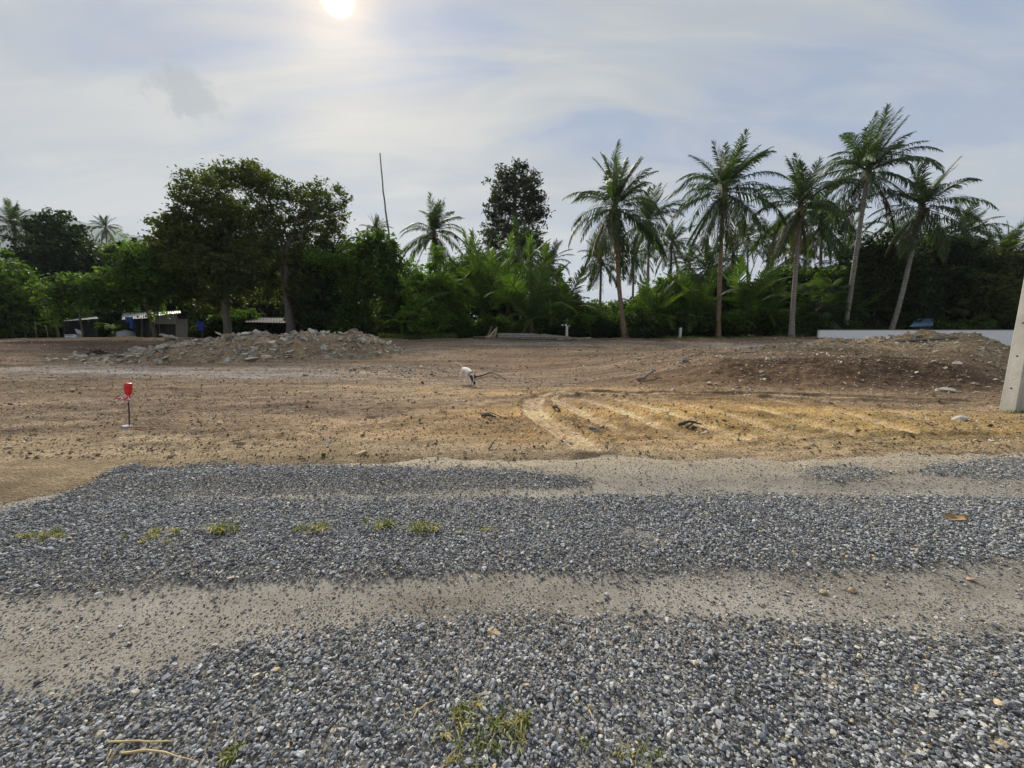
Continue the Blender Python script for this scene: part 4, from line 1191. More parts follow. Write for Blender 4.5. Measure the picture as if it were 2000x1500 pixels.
def place(kind, name, lib, x, y, s, rr, label, cat, group, i):
    root = empty(name, (x, y, gz(x, y) - 0.04), rr.uniform(0, 6.28))
    root.scale = (s * rr.uniform(0.9, 1.25), s * rr.uniform(0.9, 1.2), s * rr.uniform(0.85, 1.2))
    lv, st = lib[i % len(lib)]
    px_ = 1000 + x / y * FPX
    spot = next(s_ for lim, s_ in ((100, 'where the left treeline begins'), (240, 'around the open shed'), (400, 'around the grey shack'), (740, 'behind the rubble heap'), (900, 'beside the sprawling bright bush'), (1120, 'behind the felled log'), (1240, 'below the sky gap'), (1420, 'between the two brown palm stems'), (1600, 'around the dead skirted palm'), (9999, 'behind the white wall')) if px_ < lim)
    tone_ = {'leaf_mid': 'mid green', 'leaf_dark': 'dark green', 'leaf_olive': 'olive green'}[lv.materials[0].name]
    label = (f'{tone_} undergrowth bush {spot}' if kind == 'bush' else f'{tone_} thicket tree in the back row {spot}')
    obj('foliage', lv, root); obj('stem' if kind == 'bush' else 'trunk', st, root)
    tag(root, label, cat, group)
rr = random.Random(77)
i = 0
skip = [(80, 232), (225, 640)]
for px in range(-260, 2300, 34):
    d = rr.uniform(29.6, 31.6)
    if any(a < px < b for a, b in skip): d = rr.uniform(34.5, 36)
    if 1595 < px: d = rr.uniform(31.5, 33)
    p = at_depth(px + rr.uniform(-12, 12), 660, d)
    i += rr.randint(1, 3)
    s = rr.uniform(0.55, 1.15)
    if 740 < px < 820 or 1100 < px < 1210: s *= 0.7
    place('bush', 'undergrowth_bush', BUSH, p.x, d, s, rr, 'leafy bush in the undergrowth along the foot of the treeline', 'bush', 'undergrowth bushes along the treeline', i)
for px in range(-300, 2350, 62):
    d = rr.uniform(38, 56)
    p = at_depth(px + rr.uniform(-20, 20), 660, d)
    # how high the thicket reaches in the photograph
    topy = np.interp(px, [-300, 0, 100, 300, 500, 700, 800, 900, 1000, 1060, 1130, 1200, 1260, 1450, 1560, 1700, 1900, 2300], [500, 520, 500, 510, 480, 530, 560, 545, 540, 570, 612, 606, 575, 570, 560, 510, 500, 500])
    h = at_depth(px, topy, d).z - gz(p.x, d)
    i += rr.randint(1, 2)
    place('tree', 'thicket_tree', TREE, p.x, d, h / 6.6, rr, 'dark tree in the thicket filling the background behind the treeline', 'tree', 'thicket trees behind the treeline', i)

# banana plant
def banana(label, px, d, h, seed, nl=8, s=1.0):
    rr = random.Random(seed)
    b = at_depth(px, 660, d); b = Vector((b.x, d, gz(b.x, d) - 0.05)); root = empty('banana_plant', b)
    mb = MB(); mb.tube([(0, 0, 0), (0.03, 0, h * 0.5), (0.0, 0, h)], [0.12 * s, 0.10 * s, 0.06 * s], 8); mb.build('stem', M['leaf_lime'], root, True)
    for i in range(nl):
        vs, qs = [], []
        L = rr.uniform(1.2, 1.8) * s; a0 = R(rr.uniform(35, 80)); dr = R(rr.uniform(60, 110)); p = np.zeros(3); N = 9
        for k in range(N + 1):
            t = k / N; e = a0 - dr * t
            if k: p = p + L / N * np.array([math.cos(e), 0, math.sin(e)])
            w = 0.24 * s * math.sin(math.pi * min(1, 0.06 + t * 0.92)) ** 0.6 * rr.uniform(0.85, 1.1)
            vs += [p + np.array([0, w, 0.05 * s]), p, p + np.array([0, -w, 0.05 * s])]
        for k in range(N):
            a = k * 3; qs += [(a, a + 1, a + 4, a + 3), (a + 1, a + 2, a + 5, a + 4)]
        o = obj('leaf', np_mesh('banana_leaf', np.array(vs), np.array(qs), mat=M['leaf_lime'], smooth=True), root)
        o.location = (0, 0, h * rr.uniform(0.85, 1.0)); o.rotation_euler = (0, 0, rr.uniform(0, 6.28))
    tag(root, label, 'banana plant')
banana('banana plant with glossy arched leaves beside the sprawling green bush', 785, 29.0, 1.2, 3)
banana('small banana plant in front of the left shed', 113, 29.0, 1.0, 5, 6, 0.8)
banana('broad leaved banana plant at the left corner of the grey shack', 226, 29.2, 0.9, 7, 7, 0.85)

# ---- grass strips at the foot of the palms
def blades(n, pts, h, w, seed, lean=0.5):
    r = np.random.default_rng(seed)
    a = r.uniform(0, 6.28, n); H = h * r.uniform(0.45, 1.2, n); ln = lean * r.uniform(0.2, 1.3, n)
    D = np.stack([np.cos(a), np.sin(a), np.zeros(n)], 1); S = np.stack([-np.sin(a), np.cos(a), np.zeros(n)], 1)
    Z = np.array([0, 0, 1.0])
    w = w * r.uniform(0.7, 1.3, n)[:, None]
    b0 = pts; b1 = pts + (Z * 0.6 + D * ln[:, None] * 0.35) * H[:, None]; b2 = pts + (Z * (1 - 0.35 * ln[:, None]) + D * ln[:, None]) * H[:, None]
    v = np.stack([b0 - S * w * 0.5, b0 + S * w * 0.5, b1 + S * w * 0.45, b1 - S * w * 0.45, b2], 1).reshape(-1, 3)
    k = np.arange(n)[:, None] * 5
    return v, k + np.array([[0, 1, 2, 3]]), k + np.array([[3, 2, 4]])
def grass_strip(label, x0, x1, y0, y1, n, h, seed):
    r = np.random.default_rng(seed)
    x = r.uniform(x0, x1, n); y = r.uniform(y0, y1, n)
    k = fbm(x * 0.7, y * 0.9, seed, 3) > -0.15; x, y = x[k], y[k]
    z, _ = terrain(x, y)
    v, q, t_ = blades(len(x), np.stack([x, y, z - 0.02], 1), h, 0.035, seed)
    o = obj('grass', np_mesh('grass', v, q, t_, mat=M['grass']))
    tag(o, label, 'grass', kind='stuff')
grass_strip('green grass along the foot of the palm grove', 11.0, 20.5, 27.6, 30.6, 9000, 0.22, 61)
grass_strip('low weeds in front of the thicket beside the rubble heap', -11.5, -4.0, 27.5, 29.5, 6000, 0.45, 62)

# grass tufts in the gravel
def tuft(label, px, py, r0, h, n, seed, dry=0.5):
    r = np.random.default_rng(seed)
    gx_, gy_ = flat(px, py)
    z0 = gz(gx_, gy_)
    root = empty('grass_tuft', (gx_, gy_, z0 + 0.014))
    for nm, mt, share in (('green_blades', 'grass', 1 - dry), ('dry_blades', 'grass_dry', dry)):
        k = max(6, int(n * share * 0.7))
        ncl_ = max(2, k // 16)
        cc = np.stack([r.normal(0, r0 * 0.55, ncl_), r.normal(0, r0 * 0.32, ncl_), np.zeros(ncl_)], 1)
        idx = r.integers(0, ncl_, k)
        pts = cc[idx] + np.stack([r.normal(0, 0.012, k), r.normal(0, 0.012, k), np.full(k, 0.002)], 1)
        v, q, t_ = blades(k, pts, h * 0.95, 0.0058, seed + 3, 1.25)
        obj(nm, np_mesh(nm, v, q, t_, mat=M[mt]), root)
    tag(root, label, 'grass tuft', 'grass tufts in the gravel')
tuft('small dark green tuft beside a bigger pale tuft in the middle gravel band', 48, 1054, 0.07, 0.05, 110, 1, 0.2)
tuft('pale yellowish tuft beside a small dark green tuft in the middle gravel band', 103, 1052, 0.10, 0.06, 200, 2, 0.6)
tuft('low straw yellow double tuft in the middle gravel band', 300, 1050, 0.14, 0.05, 230, 3, 0.75)
tuft('upright tuft with thin dark blades in the middle gravel band', 437, 1042, 0.09, 0.10, 190, 4, 0.35)
tuft('yellow green tuft with a white stone behind it', 606, 1040, 0.13, 0.07, 230, 5, 0.5)
tuft('narrow fresh green tuft between two wider ones in the middle gravel band', 744, 1032, 0.09, 0.08, 220, 6, 0.2)
tuft('wide bushy green tuft in the middle gravel band', 832, 1036, 0.14, 0.07, 330, 7, 0.3)
tuft('sparse creeping tuft with brown runners in the middle gravel band', 930, 1040, 0.16, 0.04, 130, 8, 0.5)
tuft('large green and straw tuft growing in the near gravel', 955, 1462, 0.13, 0.042, 380, 9, 0.35)
tuft('fresh upright sprig above the large near tuft', 915, 1400, 0.06, 0.05, 150, 10, 0.45)
tuft('thin green sprig with a brown runner beside the large near tuft', 1005, 1420, 0.05, 0.05, 120, 11, 0.4)
tuft('small bright green tuft by the dry sticks in the near gravel', 443, 1486, 0.04, 0.03, 90, 12, 0.1)
tuft('weedy yellowish tuft in the near gravel right of the large one', 1235, 1490, 0.10, 0.03, 150, 13, 0.5)
# ------------------------------------------------------------------ rubble heap on the left, debris mound on the right
def field_mound(name, label, cat, hfun, x0, x1, y0, y1, nx, ny, mat, col_a, col_b, seed, thr=0.03):
    xs, ys = np.linspace(x0, x1, nx), np.linspace(y0, y1, ny)
    Y, X = np.meshgrid(ys, xs, indexing='ij'); xf, yf = X.ravel(), Y.ravel()
    h = hfun(xf, yf); z, _ = terrain(xf, yf)
    zz_ = z + h * (1 + 0.10 * fbm(xf * 2.5, yf * 2.5, seed, 3)) + sst(0.02, 0.2, h) * 0.05 * fbm(xf * 6, yf * 6, seed + 1, 3, 0.7) - 0.05 + 0.04 * sst(0.0, 0.05, h)
    nr, ncl = Y.shape; ii = np.arange(nr * ncl).reshape(nr, ncl)
    q = np.stack([ii[:-1, :-1], ii[:-1, 1:], ii[1:, 1:], ii[1:, :-1]], -1).reshape(-1, 4)
    q = q[h[q].max(1) > thr]
    mixv = (0.5 + 0.5 * fbm(xf * 0.8, yf * 0.8, seed + 2, 4, 0.6))[:, None]
    c = col_a * (1 - mixv) + col_b * mixv
    c = c * (1 + 0.3 * fbm(xf * 3.5, yf * 3.5, seed + 3, 3, 0.7))[:, None]
    used = np.unique(q); remap = np.full(nr * ncl, -1); remap[used] = np.arange(len(used))
    cx0, cy0 = (x0 + x1) / 2, (y0 + y1) / 2
    root = empty(name, (cx0, cy0, 0))
    v = np.stack([xf - cx0, yf - cy0, zz_], 1)[used]
    obj('earth', np_mesh(name + '_earth', v, remap[q], mat=mat, smooth=True, color=np.clip(c[used], 0.02, 0.7)), root)
    tag(root, label, cat)
    def top(x, y):
        hh = hfun(x, y); z, _ = terrain(x, y)
        return z + hh
    return root, top

heap, heap_top = field_mound('rubble_heap', 'long heap of broken grey concrete and earth below the spreading trees', 'rubble heap', heap_h, -20.5, -4.5, 13.6, 23.4, 200, 130, M['soil'], lin(150, 128, 100) * K, lin(138, 122, 102) * K, 201)
def slab_meshes(seed, n, flat_):
    return [hull(seed + i, (1.0, random.Random(seed + i).uniform(0.55, 0.9), random.Random(seed + i).uniform(*flat_)), 15, 0.25, 'slab') for i in range(n)]
for k_ in range(1):
    SLAB = slab_meshes(800, 12, (0.22, 0.5))
    for me in SLAB: me.materials.append(M['rubble'])
rr = random.Random(41); r_ = np.random.default_rng(41)
cnt = 0
def slab(root, x, y, z, s, rr, tilt=0.55):
    o = obj('slab', SLAB[rr.randrange(len(SLAB))], root)
    o.location = Vector((x, y, z)) - root.location
    o.rotation_euler = (rr.gauss(0, tilt), rr.gauss(0, tilt), rr.uniform(0, 6.28))
    o.scale = (s * rr.uniform(0.8, 1.3), s * rr.uniform(0.8, 1.1), s * rr.uniform(0.8, 1.2))
    return o
while cnt < 215:
    x, y = rr.uniform(-18.6, -6.2), rr.uniform(14.8, 20.8)
    h = float(heap_h(np.array([x]), np.array([y]))[0])
    if h < 0.10: continue
    # bare earth flank at the left third and at the right end
    px_ = 1000 + x / y * FPX
    bare_ = 1.0 if (330 < px_ < 395 and h < 0.75) else (0.75 if px_ > 685 else 0.0)
    if rr.random() < bare_: continue
    s = min(1.05, max(0.18, rr.lognormvariate(math.log(0.33), 0.50)))
    z = float(heap_top(np.array([x]), np.array([y]))[0])
    slab(heap, x, y, z + s * 0.02, s, rr); cnt += 1
# loose tail of slabs leading off to the left
for i in range(75):
    t_ = rr.random()
    g = at_ground(90 + 190 * t_ + rr.gauss(0, 8), 702 - 4 * t_ + rr.gauss(0, 5))
    s = rr.uniform(0.12, 0.42) * (0.7 + 0.5 * t_)
    slab(heap, g.x, g.y, gz(g.x, g.y) + s * 0.06, s, rr, 0.35)
for px, py, s in [(235, 692, 0.62), (262, 676, 0.5), (315, 672, 0.62), (330, 655, 0.7), (425, 647, 0.55), (236, 700, 0.5)]:
    g = at_depth(px, py, 16.4 if py > 670 else 17.5)
    slab(heap, g.x, g.y, g.z - 0.1, s, rr, 0.3)
n = 7500
x = r_.uniform(-19, -5, n); y = r_.uniform(14.4, 21.5, n); h = heap_h(x, y); k_ = h > 0.05 * r_.uniform(0, 2, n)
x, y = x[k_], y[k_]; n = len(x); s = np.clip(r_.lognormal(math.log(0.10), 0.55, n), 0.03, 0.36)
sm = scatter('small_rubble', np.stack([x, y, heap_top(x, y) + s * 0.1], 1) - np.array(heap.location), np.stack([r_.normal(0, 0.6, n), r_.normal(0, 0.6, n), r_.uniform(0, 6.28, n)], 1),
             np.stack([s * r_.uniform(0.8, 1.5, n), s, s * r_.uniform(0.35, 0.7, n)], 1), [hull(850 + i, (1, 1, 1), 11, 0.3, 'rubble_bit') for i in range(5)], M['rubble'], heap, 5)
sm['kind'] = 'stuff'

def mound_h(x, y):
    px_ = 1000 + x / np.maximum(y, 1) * FPX
    z = 0.74 * np.exp(-(((x - 19.0) / 3.4) ** 2 + ((y - 17.6) / 2.0) ** 2))
    z = z + 0.46 * np.exp(-(((x - 14.6) / 3.2) ** 2 + ((y - 17.8) / 1.6) ** 2))
    z = z + 0.18 * np.exp(-(((x - 11.6) / 1.8) ** 2 + ((y - 18.0) / 1.3) ** 2))
    return np.where(z > 0.03, z * (1 + 0.42 * fbm(x * 1.0, y * 1.0, 211, 4, 0.6)), 0)
mound, mound_top = field_mound('debris_mound', 'mound of brown earth and broken stone piled in front of the white wall', 'debris mound', mound_h, 8.5, 26.5, 12.8, 22.6, 180, 120, M['soil'], lin(112, 92, 68) * K, lin(146, 126, 96) * K, 211)
cnt = 0
while cnt < 220:
    x, y = rr.uniform(9.5, 24.5), rr.uniform(13.6, 19.5)
    if float(mound_h(np.array([x]), np.array([y]))[0]) < 0.08: continue
    s = min(0.5, max(0.10, rr.lognormvariate(math.log(0.19), 0.42)))
    slab(mound, x, y, float(mound_top(np.array([x]), np.array([y]))[0]) + s * 0.03, s, rr, 0.4); cnt += 1
n = 9000
x = r_.uniform(9, 25.5, n); y = r_.uniform(13.0, 20.5, n); h = mound_h(x, y); k_ = h > 0.04
x, y = x[k_], y[k_]; n = len(x); s = np.clip(r_.lognormal(math.log(0.06), 0.5, n), 0.02, 0.2)
sm = scatter('small_rubble', np.stack([x, y, mound_top(x, y) + s * 0.1], 1) - np.array(mound.location), np.stack([r_.normal(0, 0.6, n), r_.normal(0, 0.6, n), r_.uniform(0, 6.28, n)], 1),
             np.stack([s * r_.uniform(0.8, 1.5, n), s, s * r_.uniform(0.35, 0.7, n)], 1), [hull(870 + i, (1, 1, 1), 11, 0.3, 'rubble_bit') for i in range(5)], M['rubble'], mound, 6)
sm['kind'] = 'stuff'
# stones of the bank and the grey ridge in the middle, as stuff
n = 5200
x = r_.uniform(3.5, 21, n); y = r_.uniform(9.6, 17, n); k_ = r_.uniform(0, 1, n) < 0.25 + 0.75 * sst(0, 0.6, fbm(x * 0.7, y * 0.7, 221, 3)); x, y = x[k_], y[k_]
x2 = r_.normal(-4.4, 1.5, 900); y2 = r_.normal(14.2, 0.5, 900); x = np.concatenate([x, x2]); y = np.concatenate([y, y2])
n = len(x); s = np.clip(r_.lognormal(math.log(0.05), 0.5, n), 0.015, 0.2); z, _ = terrain(x, y)
bs = scatter('bank_stones', np.stack([x, y, z + s * 0.08], 1), np.stack([r_.normal(0, 0.5, n), r_.normal(0, 0.5, n), r_.uniform(0, 6.28, n)], 1),
             np.stack([s * r_.uniform(0.8, 1.6, n), s, s * r_.uniform(0.4, 0.8, n)], 1), [hull(890 + i, (1, 1, 1), 12, 0.35, 'bank_stone') for i in range(6)], M['rubble'], None, 7)
tag(bs, 'small broken stones lying in the soil of the bank', 'stones', kind='stuff')

# single stones and slabs that stand out on the lot
M['stone_pale'] = plain('stone_pale', (0.38, 0.345, 0.29), 0.9, 0.25, 9.0, 0.2, 0, 0.5, 0.02)
M['stone_grey'] = plain('stone_grey', (0.24, 0.24, 0.235), 0.9, 0.3, 9.0, 0.2, 0, 0.5, 0.02)
M['stone_tan'] = plain('stone_tan', (0.40, 0.30, 0.19), 0.9, 0.3, 9.0, 0.2, 0, 0.5, 0.02)
STONES = [  # px, py, width in px, flatness, material, label
    (1338, 708, 17, 0.9, 'stone_grey', 'pointed grey stone on the brown bank'),
    (1156, 698, 10, 0.7, 'stone_pale', 'white rounded stone on the brown slope'),
    (1131, 685, 12, 0.8, 'stone_tan', 'tan stone at the top of the brown slope'),
    (1850, 765, 40, 0.3, 'stone_pale', 'long pale slab at the foot of the bank'),
    (1904, 751, 18, 0.4, 'stone_tan', 'flat yellowish stone on the dark bank beside the concrete pole'),
    (1873, 820, 36, 0.25, 'stone_pale', 'flat pale slab lying in sand before the concrete pole'),
    (706, 887, 34, 0.35, 'stone_tan', 'flat brown stone at the far edge of the gravel'),
    (299, 837, 13, 0.6, 'stone_tan', 'tan stone beside the red marker stake'),
    (430, 826, 18, 0.3, 'stone_tan', 'thin tan chip of stone right of the red marker stake'),
    (1216, 843, 0, 0, None, None),
    (1870, 712, 24, 0.35, 'stone_pale', 'pale broken slab high on the dark bank'),
    (1825, 709, 14, 0.4, 'stone_pale', 'small pale chunk on the dark bank'),
    (140, 763, 14, 0.4, 'stone_pale', 'small white chunk in the dark soil at the pale track'),
    (44, 768, 12, 0.6, 'stone_tan', 'tan stone on the pale track'),
    (966, 1235, 34, 0.35, 'stone_tan', 'crumbled tan clod in the near gravel'),
    (1158, 1246, 18, 0.4, 'stone_tan', 'small tan clod in the near gravel'),
    (717, 963, 14, 0.5, 'stone_pale', 'white stone in the upper wheel track'),
    (733, 961, 12, 0.5, 'stone_pale', 'white stone paired with another in the upper wheel track'),
    (625, 1020, 14, 0.6, 'stone_pale', 'white stone behind the yellow green tuft'),
    (706, 1002, 16, 0.4, 'stone_pale', 'flat white stone in the middle gravel band'),
    (787, 943, 10, 0.5, 'stone_pale', 'white pebble at the edge of the upper gravel'),
    (732, 915, 10, 0.5, 'stone_pale', 'white pebble on the far lip of the gravel'),
    (1605, 1152, 22, 0.45, 'stone_tan', 'pale stone half buried in the lower wheel track'),
    (1665, 1150, 20, 0.45, 'stone_tan', 'pale stone beside another half buried in the lower wheel track'),
    (1895, 1130, 18, 0.45, 'stone_tan', 'pale stone at the right end of the lower wheel track'),
    (1960, 1465, 40, 0.5, 'stone_tan', 'orange brown clod in the near gravel'),
    (1857, 1317, 18, 0.6, 'stone_tan', 'orange brown stone in the near gravel'),
    (830, 1428, 12, 0.8, 'stone_pale', 'cream pebble by the bent dry stalk'),
    (868, 1460, 12, 0.8, 'stone_pale', 'cream pebble left of the large near tuft'),
    (1115, 1432, 14, 0.7, 'stone_tan', 'yellowish pebble right of the large near tuft'),
    (300, 1437, 16, 0.6, 'stone_pale', 'cream pebble above the long dry sticks'),
]
for i, (px, py, w, fl, mt, lb) in enumerate(STONES):
    if not mt: continue
    g = at_ground(px, py)
    dep = g.y * math.cos(PITCH) + (CAM_H - g.z) * math.sin(PITCH)
    s = w * dep / FPX
    me = hull(950 + i, (1.05, 0.75, max(0.35, fl)), 18, 0.22, 'stone'); me.materials.append(M[mt])
    o = obj('stone' if 'slab' not in lb else 'stone_slab', me)
    r2 = random.Random(i)
    zt = max(gz(g.x, g.y), g.z) if g.y > 5 else gz(g.x, g.y) + (0.012 if py > 960 else 0.0)
    o.location = (g.x, g.y, zt + s * fl * 0.15)
    o.rotation_euler = (r2.gauss(0, 0.15), r2.gauss(0, 0.15), r2.uniform(-0.4, 0.4)); o.scale = (s, s, s)
    tag(o, lb, 'stone')

# ------------------------------------------------------------------ wood on the ground
M['wood_pale'] = plain('wood_pale', (0.40, 0.33, 0.22), 0.8, 0.35, 14.0)
M['wood_grey'] = plain('wood_grey', (0.22, 0.195, 0.165), 0.9, 0.35, 10.0)
M['wood_dark'] = plain('wood_dark', (0.085, 0.07, 0.055), 0.9, 0.4, 10.0)
M['straw'] = plain('straw', (0.46, 0.36, 0.18), 0.75, 0.25, 20.0)
def sticks(name, label, cat, paths, mat, parts=None):
    """paths: list of (radius m, [(px,py,lift m), ...])"""
    first = at_ground(*paths[0][1][0][:2]); root = empty(name, (first.x, first.y, gz(first.x, first.y)))
    for i, (rad, pl) in enumerate(paths):
        pts = []
        for px, py, up in pl:
            g = at_ground(px, py)
            pts.append(Vector((g.x, g.y, gz(g.x, g.y) + up + rad * 0.6)) - root.location)
        fine = []
        for a, b in zip(pts[:-1], pts[1:]):
            for k in range(3): fine.append(a.lerp(b, k / 3) + Vector((random.uniform(-1, 1), random.uniform(-1, 1), random.uniform(0, 1))) * rad * 0.5)
        fine.append(pts[-1])
        mb = MB(); mb.tube(fine, [rad * (1 - 0.55 * k / (len(fine) - 1)) for k in range(len(fine))], 6, wob=0.15)
        mb.build((parts or ['branch'])[min(i, len(parts or [0]) - 1)], M[mat], root, True)
    tag(root, label, cat)
sticks('fallen_branch', 'dry dark branch with forked twigs lying beside the dog', 'branch', [(0.030, [(925, 741, 0.02), (945, 736, 0.05), (958, 733, 0.07), (975, 737, 0.05), (988, 742, 0.0)]), (0.014, [(955, 734, 0.06), (965, 729, 0.08), (985, 731, 0.04)]), (0.012, [(962, 735, 0.06), (972, 742, 0.02)]), (0.010, [(945, 736, 0.05), (960, 728, 0.08), (972, 727, 0.03)])], 'wood_dark')
sticks('driftwood', 'forked grey piece of dead wood in front of the bank', 'wood', [(0.055, [(1244, 744, 0.0), (1258, 743, 0.04), (1268, 739, 0.10), (1280, 735, 0.14)]), (0.025, [(1270, 739, 0.10), (1272, 730, 0.18), (1271, 726, 0.24)]), (0.02, [(1262, 741, 0.05), (1244, 741, 0.03)])], 'wood_grey')
sticks('charred_wood', 'dark charred stick with a pale twig on the sandy floor', 'wood', [(0.035, [(942, 813, 0.0), (956, 814, 0.01), (968, 815, 0.0)]), (0.012, [(938, 808, 0.01), (960, 812, 0.04), (990, 818, 0.0)])], 'wood_dark')
sticks('thin_stick', 'thin dark stick standing at a slant on the sand', 'stick', [(0.012, [(955, 879, 0.0), (963, 874, 0.05), (971, 869, 0.09)])], 'wood_dark')
sticks('charred_lump', 'small black tangle of burnt roots between tyre tracks', 'wood', [(0.03, [(1080, 802, 0.0), (1086, 800, 0.04), (1093, 803, 0.0)]), (0.02, [(1083, 803, 0.02), (1090, 799, 0.05)])], 'wood_dark')
sticks('wood_scrap', 'pale scrap of wood between tyre ruts', 'wood', [(0.03, [(1150, 839, 0.0), (1168, 842, 0.01)]), (0.014, [(1160, 845, 0.0), (1175, 843, 0.02)])], 'wood_grey')
sticks('root_tangle', 'dark tangle of roots where the ruts end', 'wood', [(0.03, [(1325, 836, 0.0), (1345, 834, 0.06), (1370, 832, 0.05)]), (0.02, [(1340, 840, 0.0), (1362, 830, 0.09)]), (0.02, [(1350, 838, 0.02), (1380, 838, 0.0)])], 'wood_dark')
sticks('bent_stalk', 'bent straw coloured stalk lying on the near gravel', 'stalk', [(0.0045, [(797, 1423, 0.006), (815, 1402, 0.025), (835, 1388, 0.03), (853, 1375, 0.012)]), (0.0025, [(798, 1438, 0.01), (792, 1412, 0.015), (790, 1403, 0.015)])], 'straw')
sticks('dry_stick', 'long straight dry stick lying flat on the near gravel', 'stick', [(0.0050, [(213, 1458, 0.016), (260, 1461, 0.024), (300, 1460, 0.024), (342, 1458, 0.018)])], 'straw')
sticks('dry_stick', 'brown dry stick with a curved end on the near gravel', 'stick', [(0.0055, [(240, 1482, 0.018), (290, 1480, 0.028), (340, 1486, 0.022), (385, 1497, 0.014)])], 'straw')
sticks('dry_stick', 'split straw stalk standing out of the near gravel', 'stick', [(0.0055, [(212, 1500, 0.012), (228, 1486, 0.03), (242, 1473, 0.042)]), (0.004, [(206, 1500, 0.01), (216, 1484, 0.02), (218, 1474, 0.02)])], 'straw')
sticks('dry_stalk', 'thin pale stalk lying across dark stones right of the large tuft', 'stalk', [(0.0028, [(1150, 1395, 0.016), (1158, 1413, 0.022), (1172, 1438, 0.016)])], 'straw')
# curled dead leaf on the road
g = flat(1866, 1019); me_v, me_q = [], []
for a in range(9):
    t_ = a / 8; w = 0.035 * math.sin(math.pi * (0.08 + 0.86 * t_))
    me_v += [(-0.075 + 0.15 * t_, w, 0.02 + 0.03 * math.sin(5 * t_) ** 2), (-0.075 + 0.15 * t_, 0, 0.012), (-0.075 + 0.15 * t_, -w, 0.012 + 0.02 * t_)]
for a in range(8): me_q += [(a * 3, a * 3 + 1, a * 3 + 4, a * 3 + 3), (a * 3 + 1, a * 3 + 2, a * 3 + 5, a * 3 + 4)]
lf = obj('dead_leaf', np_mesh('dead_leaf', np.array(me_v), np.array(me_q), mat=plain('dead_leaf', (0.34, 0.21, 0.09), 0.8, 0.3, 20.0), smooth=True))
lf.location = (g[0], g[1], gz(*g) + 0.02); lf.rotation_euler = (0.15, -0.1, -0.35)
tag(lf, 'curled brown dead leaf lying on the middle gravel band', 'leaf')

# felled log and chopped wood at the far edge of the lot
LOGD = 27.0
def logz(px): 
    p = at_depth(px, 664, LOGD); return Vector((p.x, LOGD, gz(p.x, LOGD)))
a, b_ = logz(972), logz(1112)
root = empty('felled_log', a); mb = MB()
pts = []; rad = []
for i in range(13):
    t_ = i / 12; p = a.lerp(b_, t_); p.z = gz(p.x, p.y) + 0.16 - 0.04 * t_
    pts.append(p - a); rad.append((0.10 + 0.15 * math.sin(math.pi * min(1, 0.25 + 0.75 * t_)) ** 0.8) * random.uniform(0.93, 1.07))
mb.tube(pts, rad, 11, wob=0.06); mb.build('stem', M['stem_grey'], root, True)
mb = MB(); mb.tube([pts[-1] + Vector((-0.02, 0, 0)), pts[-1] + Vector((0.03, 0, 0))], [rad[-1] * 0.93, rad[-1] * 0.9], 11); mb.build('cut_end', M['wood_pale'], root)
tag(root, 'long felled palm log lying below the young palms', 'log')
r2 = random.Random(8)
wood_lb = ['pale split log leaning on the chopped wood pile', 'short yellowish split log beside the chopped wood pile', 'crooked pale branch stump on the chopped wood pile', 'dark short log left of the felled palm log', 'upright pale split log in the chopped wood pile', 'thin bent branch rising from the chopped wood pile']
for i, (px, ln, ang, rd) in enumerate([(955, 0.8, 0.9, 0.07), (945, 0.7, 0.15, 0.08), (962, 0.7, 1.1, 0.06), (925, 0.9, 0.03, 0.10), (966, 0.75, 1.35, 0.06), (951, 0.9, 1.2, 0.03)]):
    p = logz(px) + Vector((0, r2.uniform(-0.3, 0.3), 0)); root = empty('split_log', p, r2.uniform(-0.3, 0.3)); mb = MB()
    e = Vector((math.cos(ang) * ln, 0, math.sin(ang) * ln)); s0 = Vector((0, 0, rd * 0.7 - 0.02))
    mb.tube([s0, s0 + e * 0.35 + Vector((0.02, 0.03, 0.02)), s0 + e * 0.7, s0 + e], [rd, rd * 0.95, rd * 0.85, rd * 0.7], 6, wob=0.15, rr=r2)
    mb.build('wood', M['wood_pale'] if i != 3 else M['wood_dark'], root); tag(root, wood_lb[i], 'log')
for i in range(14):
    px = 1068 + i * 6 + r2.uniform(-3, 3); p = logz(px) + Vector((0, r2.uniform(-0.5, 0.4), 0)); rd = r2.uniform(0.03, 0.07); ln = r2.uniform(0.3, 0.8)
    root = empty('chopped_wood', p, r2.uniform(-0.5, 0.5)); mb = MB()
    mb.tube([(-ln / 2, 0, rd), (0, r2.uniform(-0.03, 0.03), rd * 1.2), (ln / 2, 0, rd + r2.uniform(0, 0.1))], [rd, rd, rd * 0.8], 6, wob=0.2, rr=r2)
    mb.build('wood', M['wood_pale'] if i % 3 else M['wood_grey'], root); tag(root, 'chopped piece of pale wood at the end of the felled palm log', 'wood', 'chopped wood along the felled log')
# plank on the mound, plank on the heap
for lb, pa, pb, dd, mt in [('weathered plank lying on the debris mound', (1748, 688), (1868, 682), 15.9, 'wood_dark'), ('pale board lying on top of the rubble heap', (313, 653), (348, 661), 17.4, 'wood_grey')]:
    a, b_ = at_depth(*pa, dd), at_depth(*pb, dd); c_ = (a + b_) / 2
    hx = b_ - a; root = obj('plank', MB().box((0, 0, 0), (hx.length, 0.16, 0.04)).mesh('plank', M[mt]))
    zt = float((mound_top if c_.x > 0 else heap_top)(np.array([c_.x]), np.array([c_.y]))[0])
    root.location = (c_.x, c_.y, max(c_.z, zt + 0.03)); root.rotation_euler = (0.3, -math.atan2(hx.z, hx.x), 0.02); tag(root, lb, 'plank')
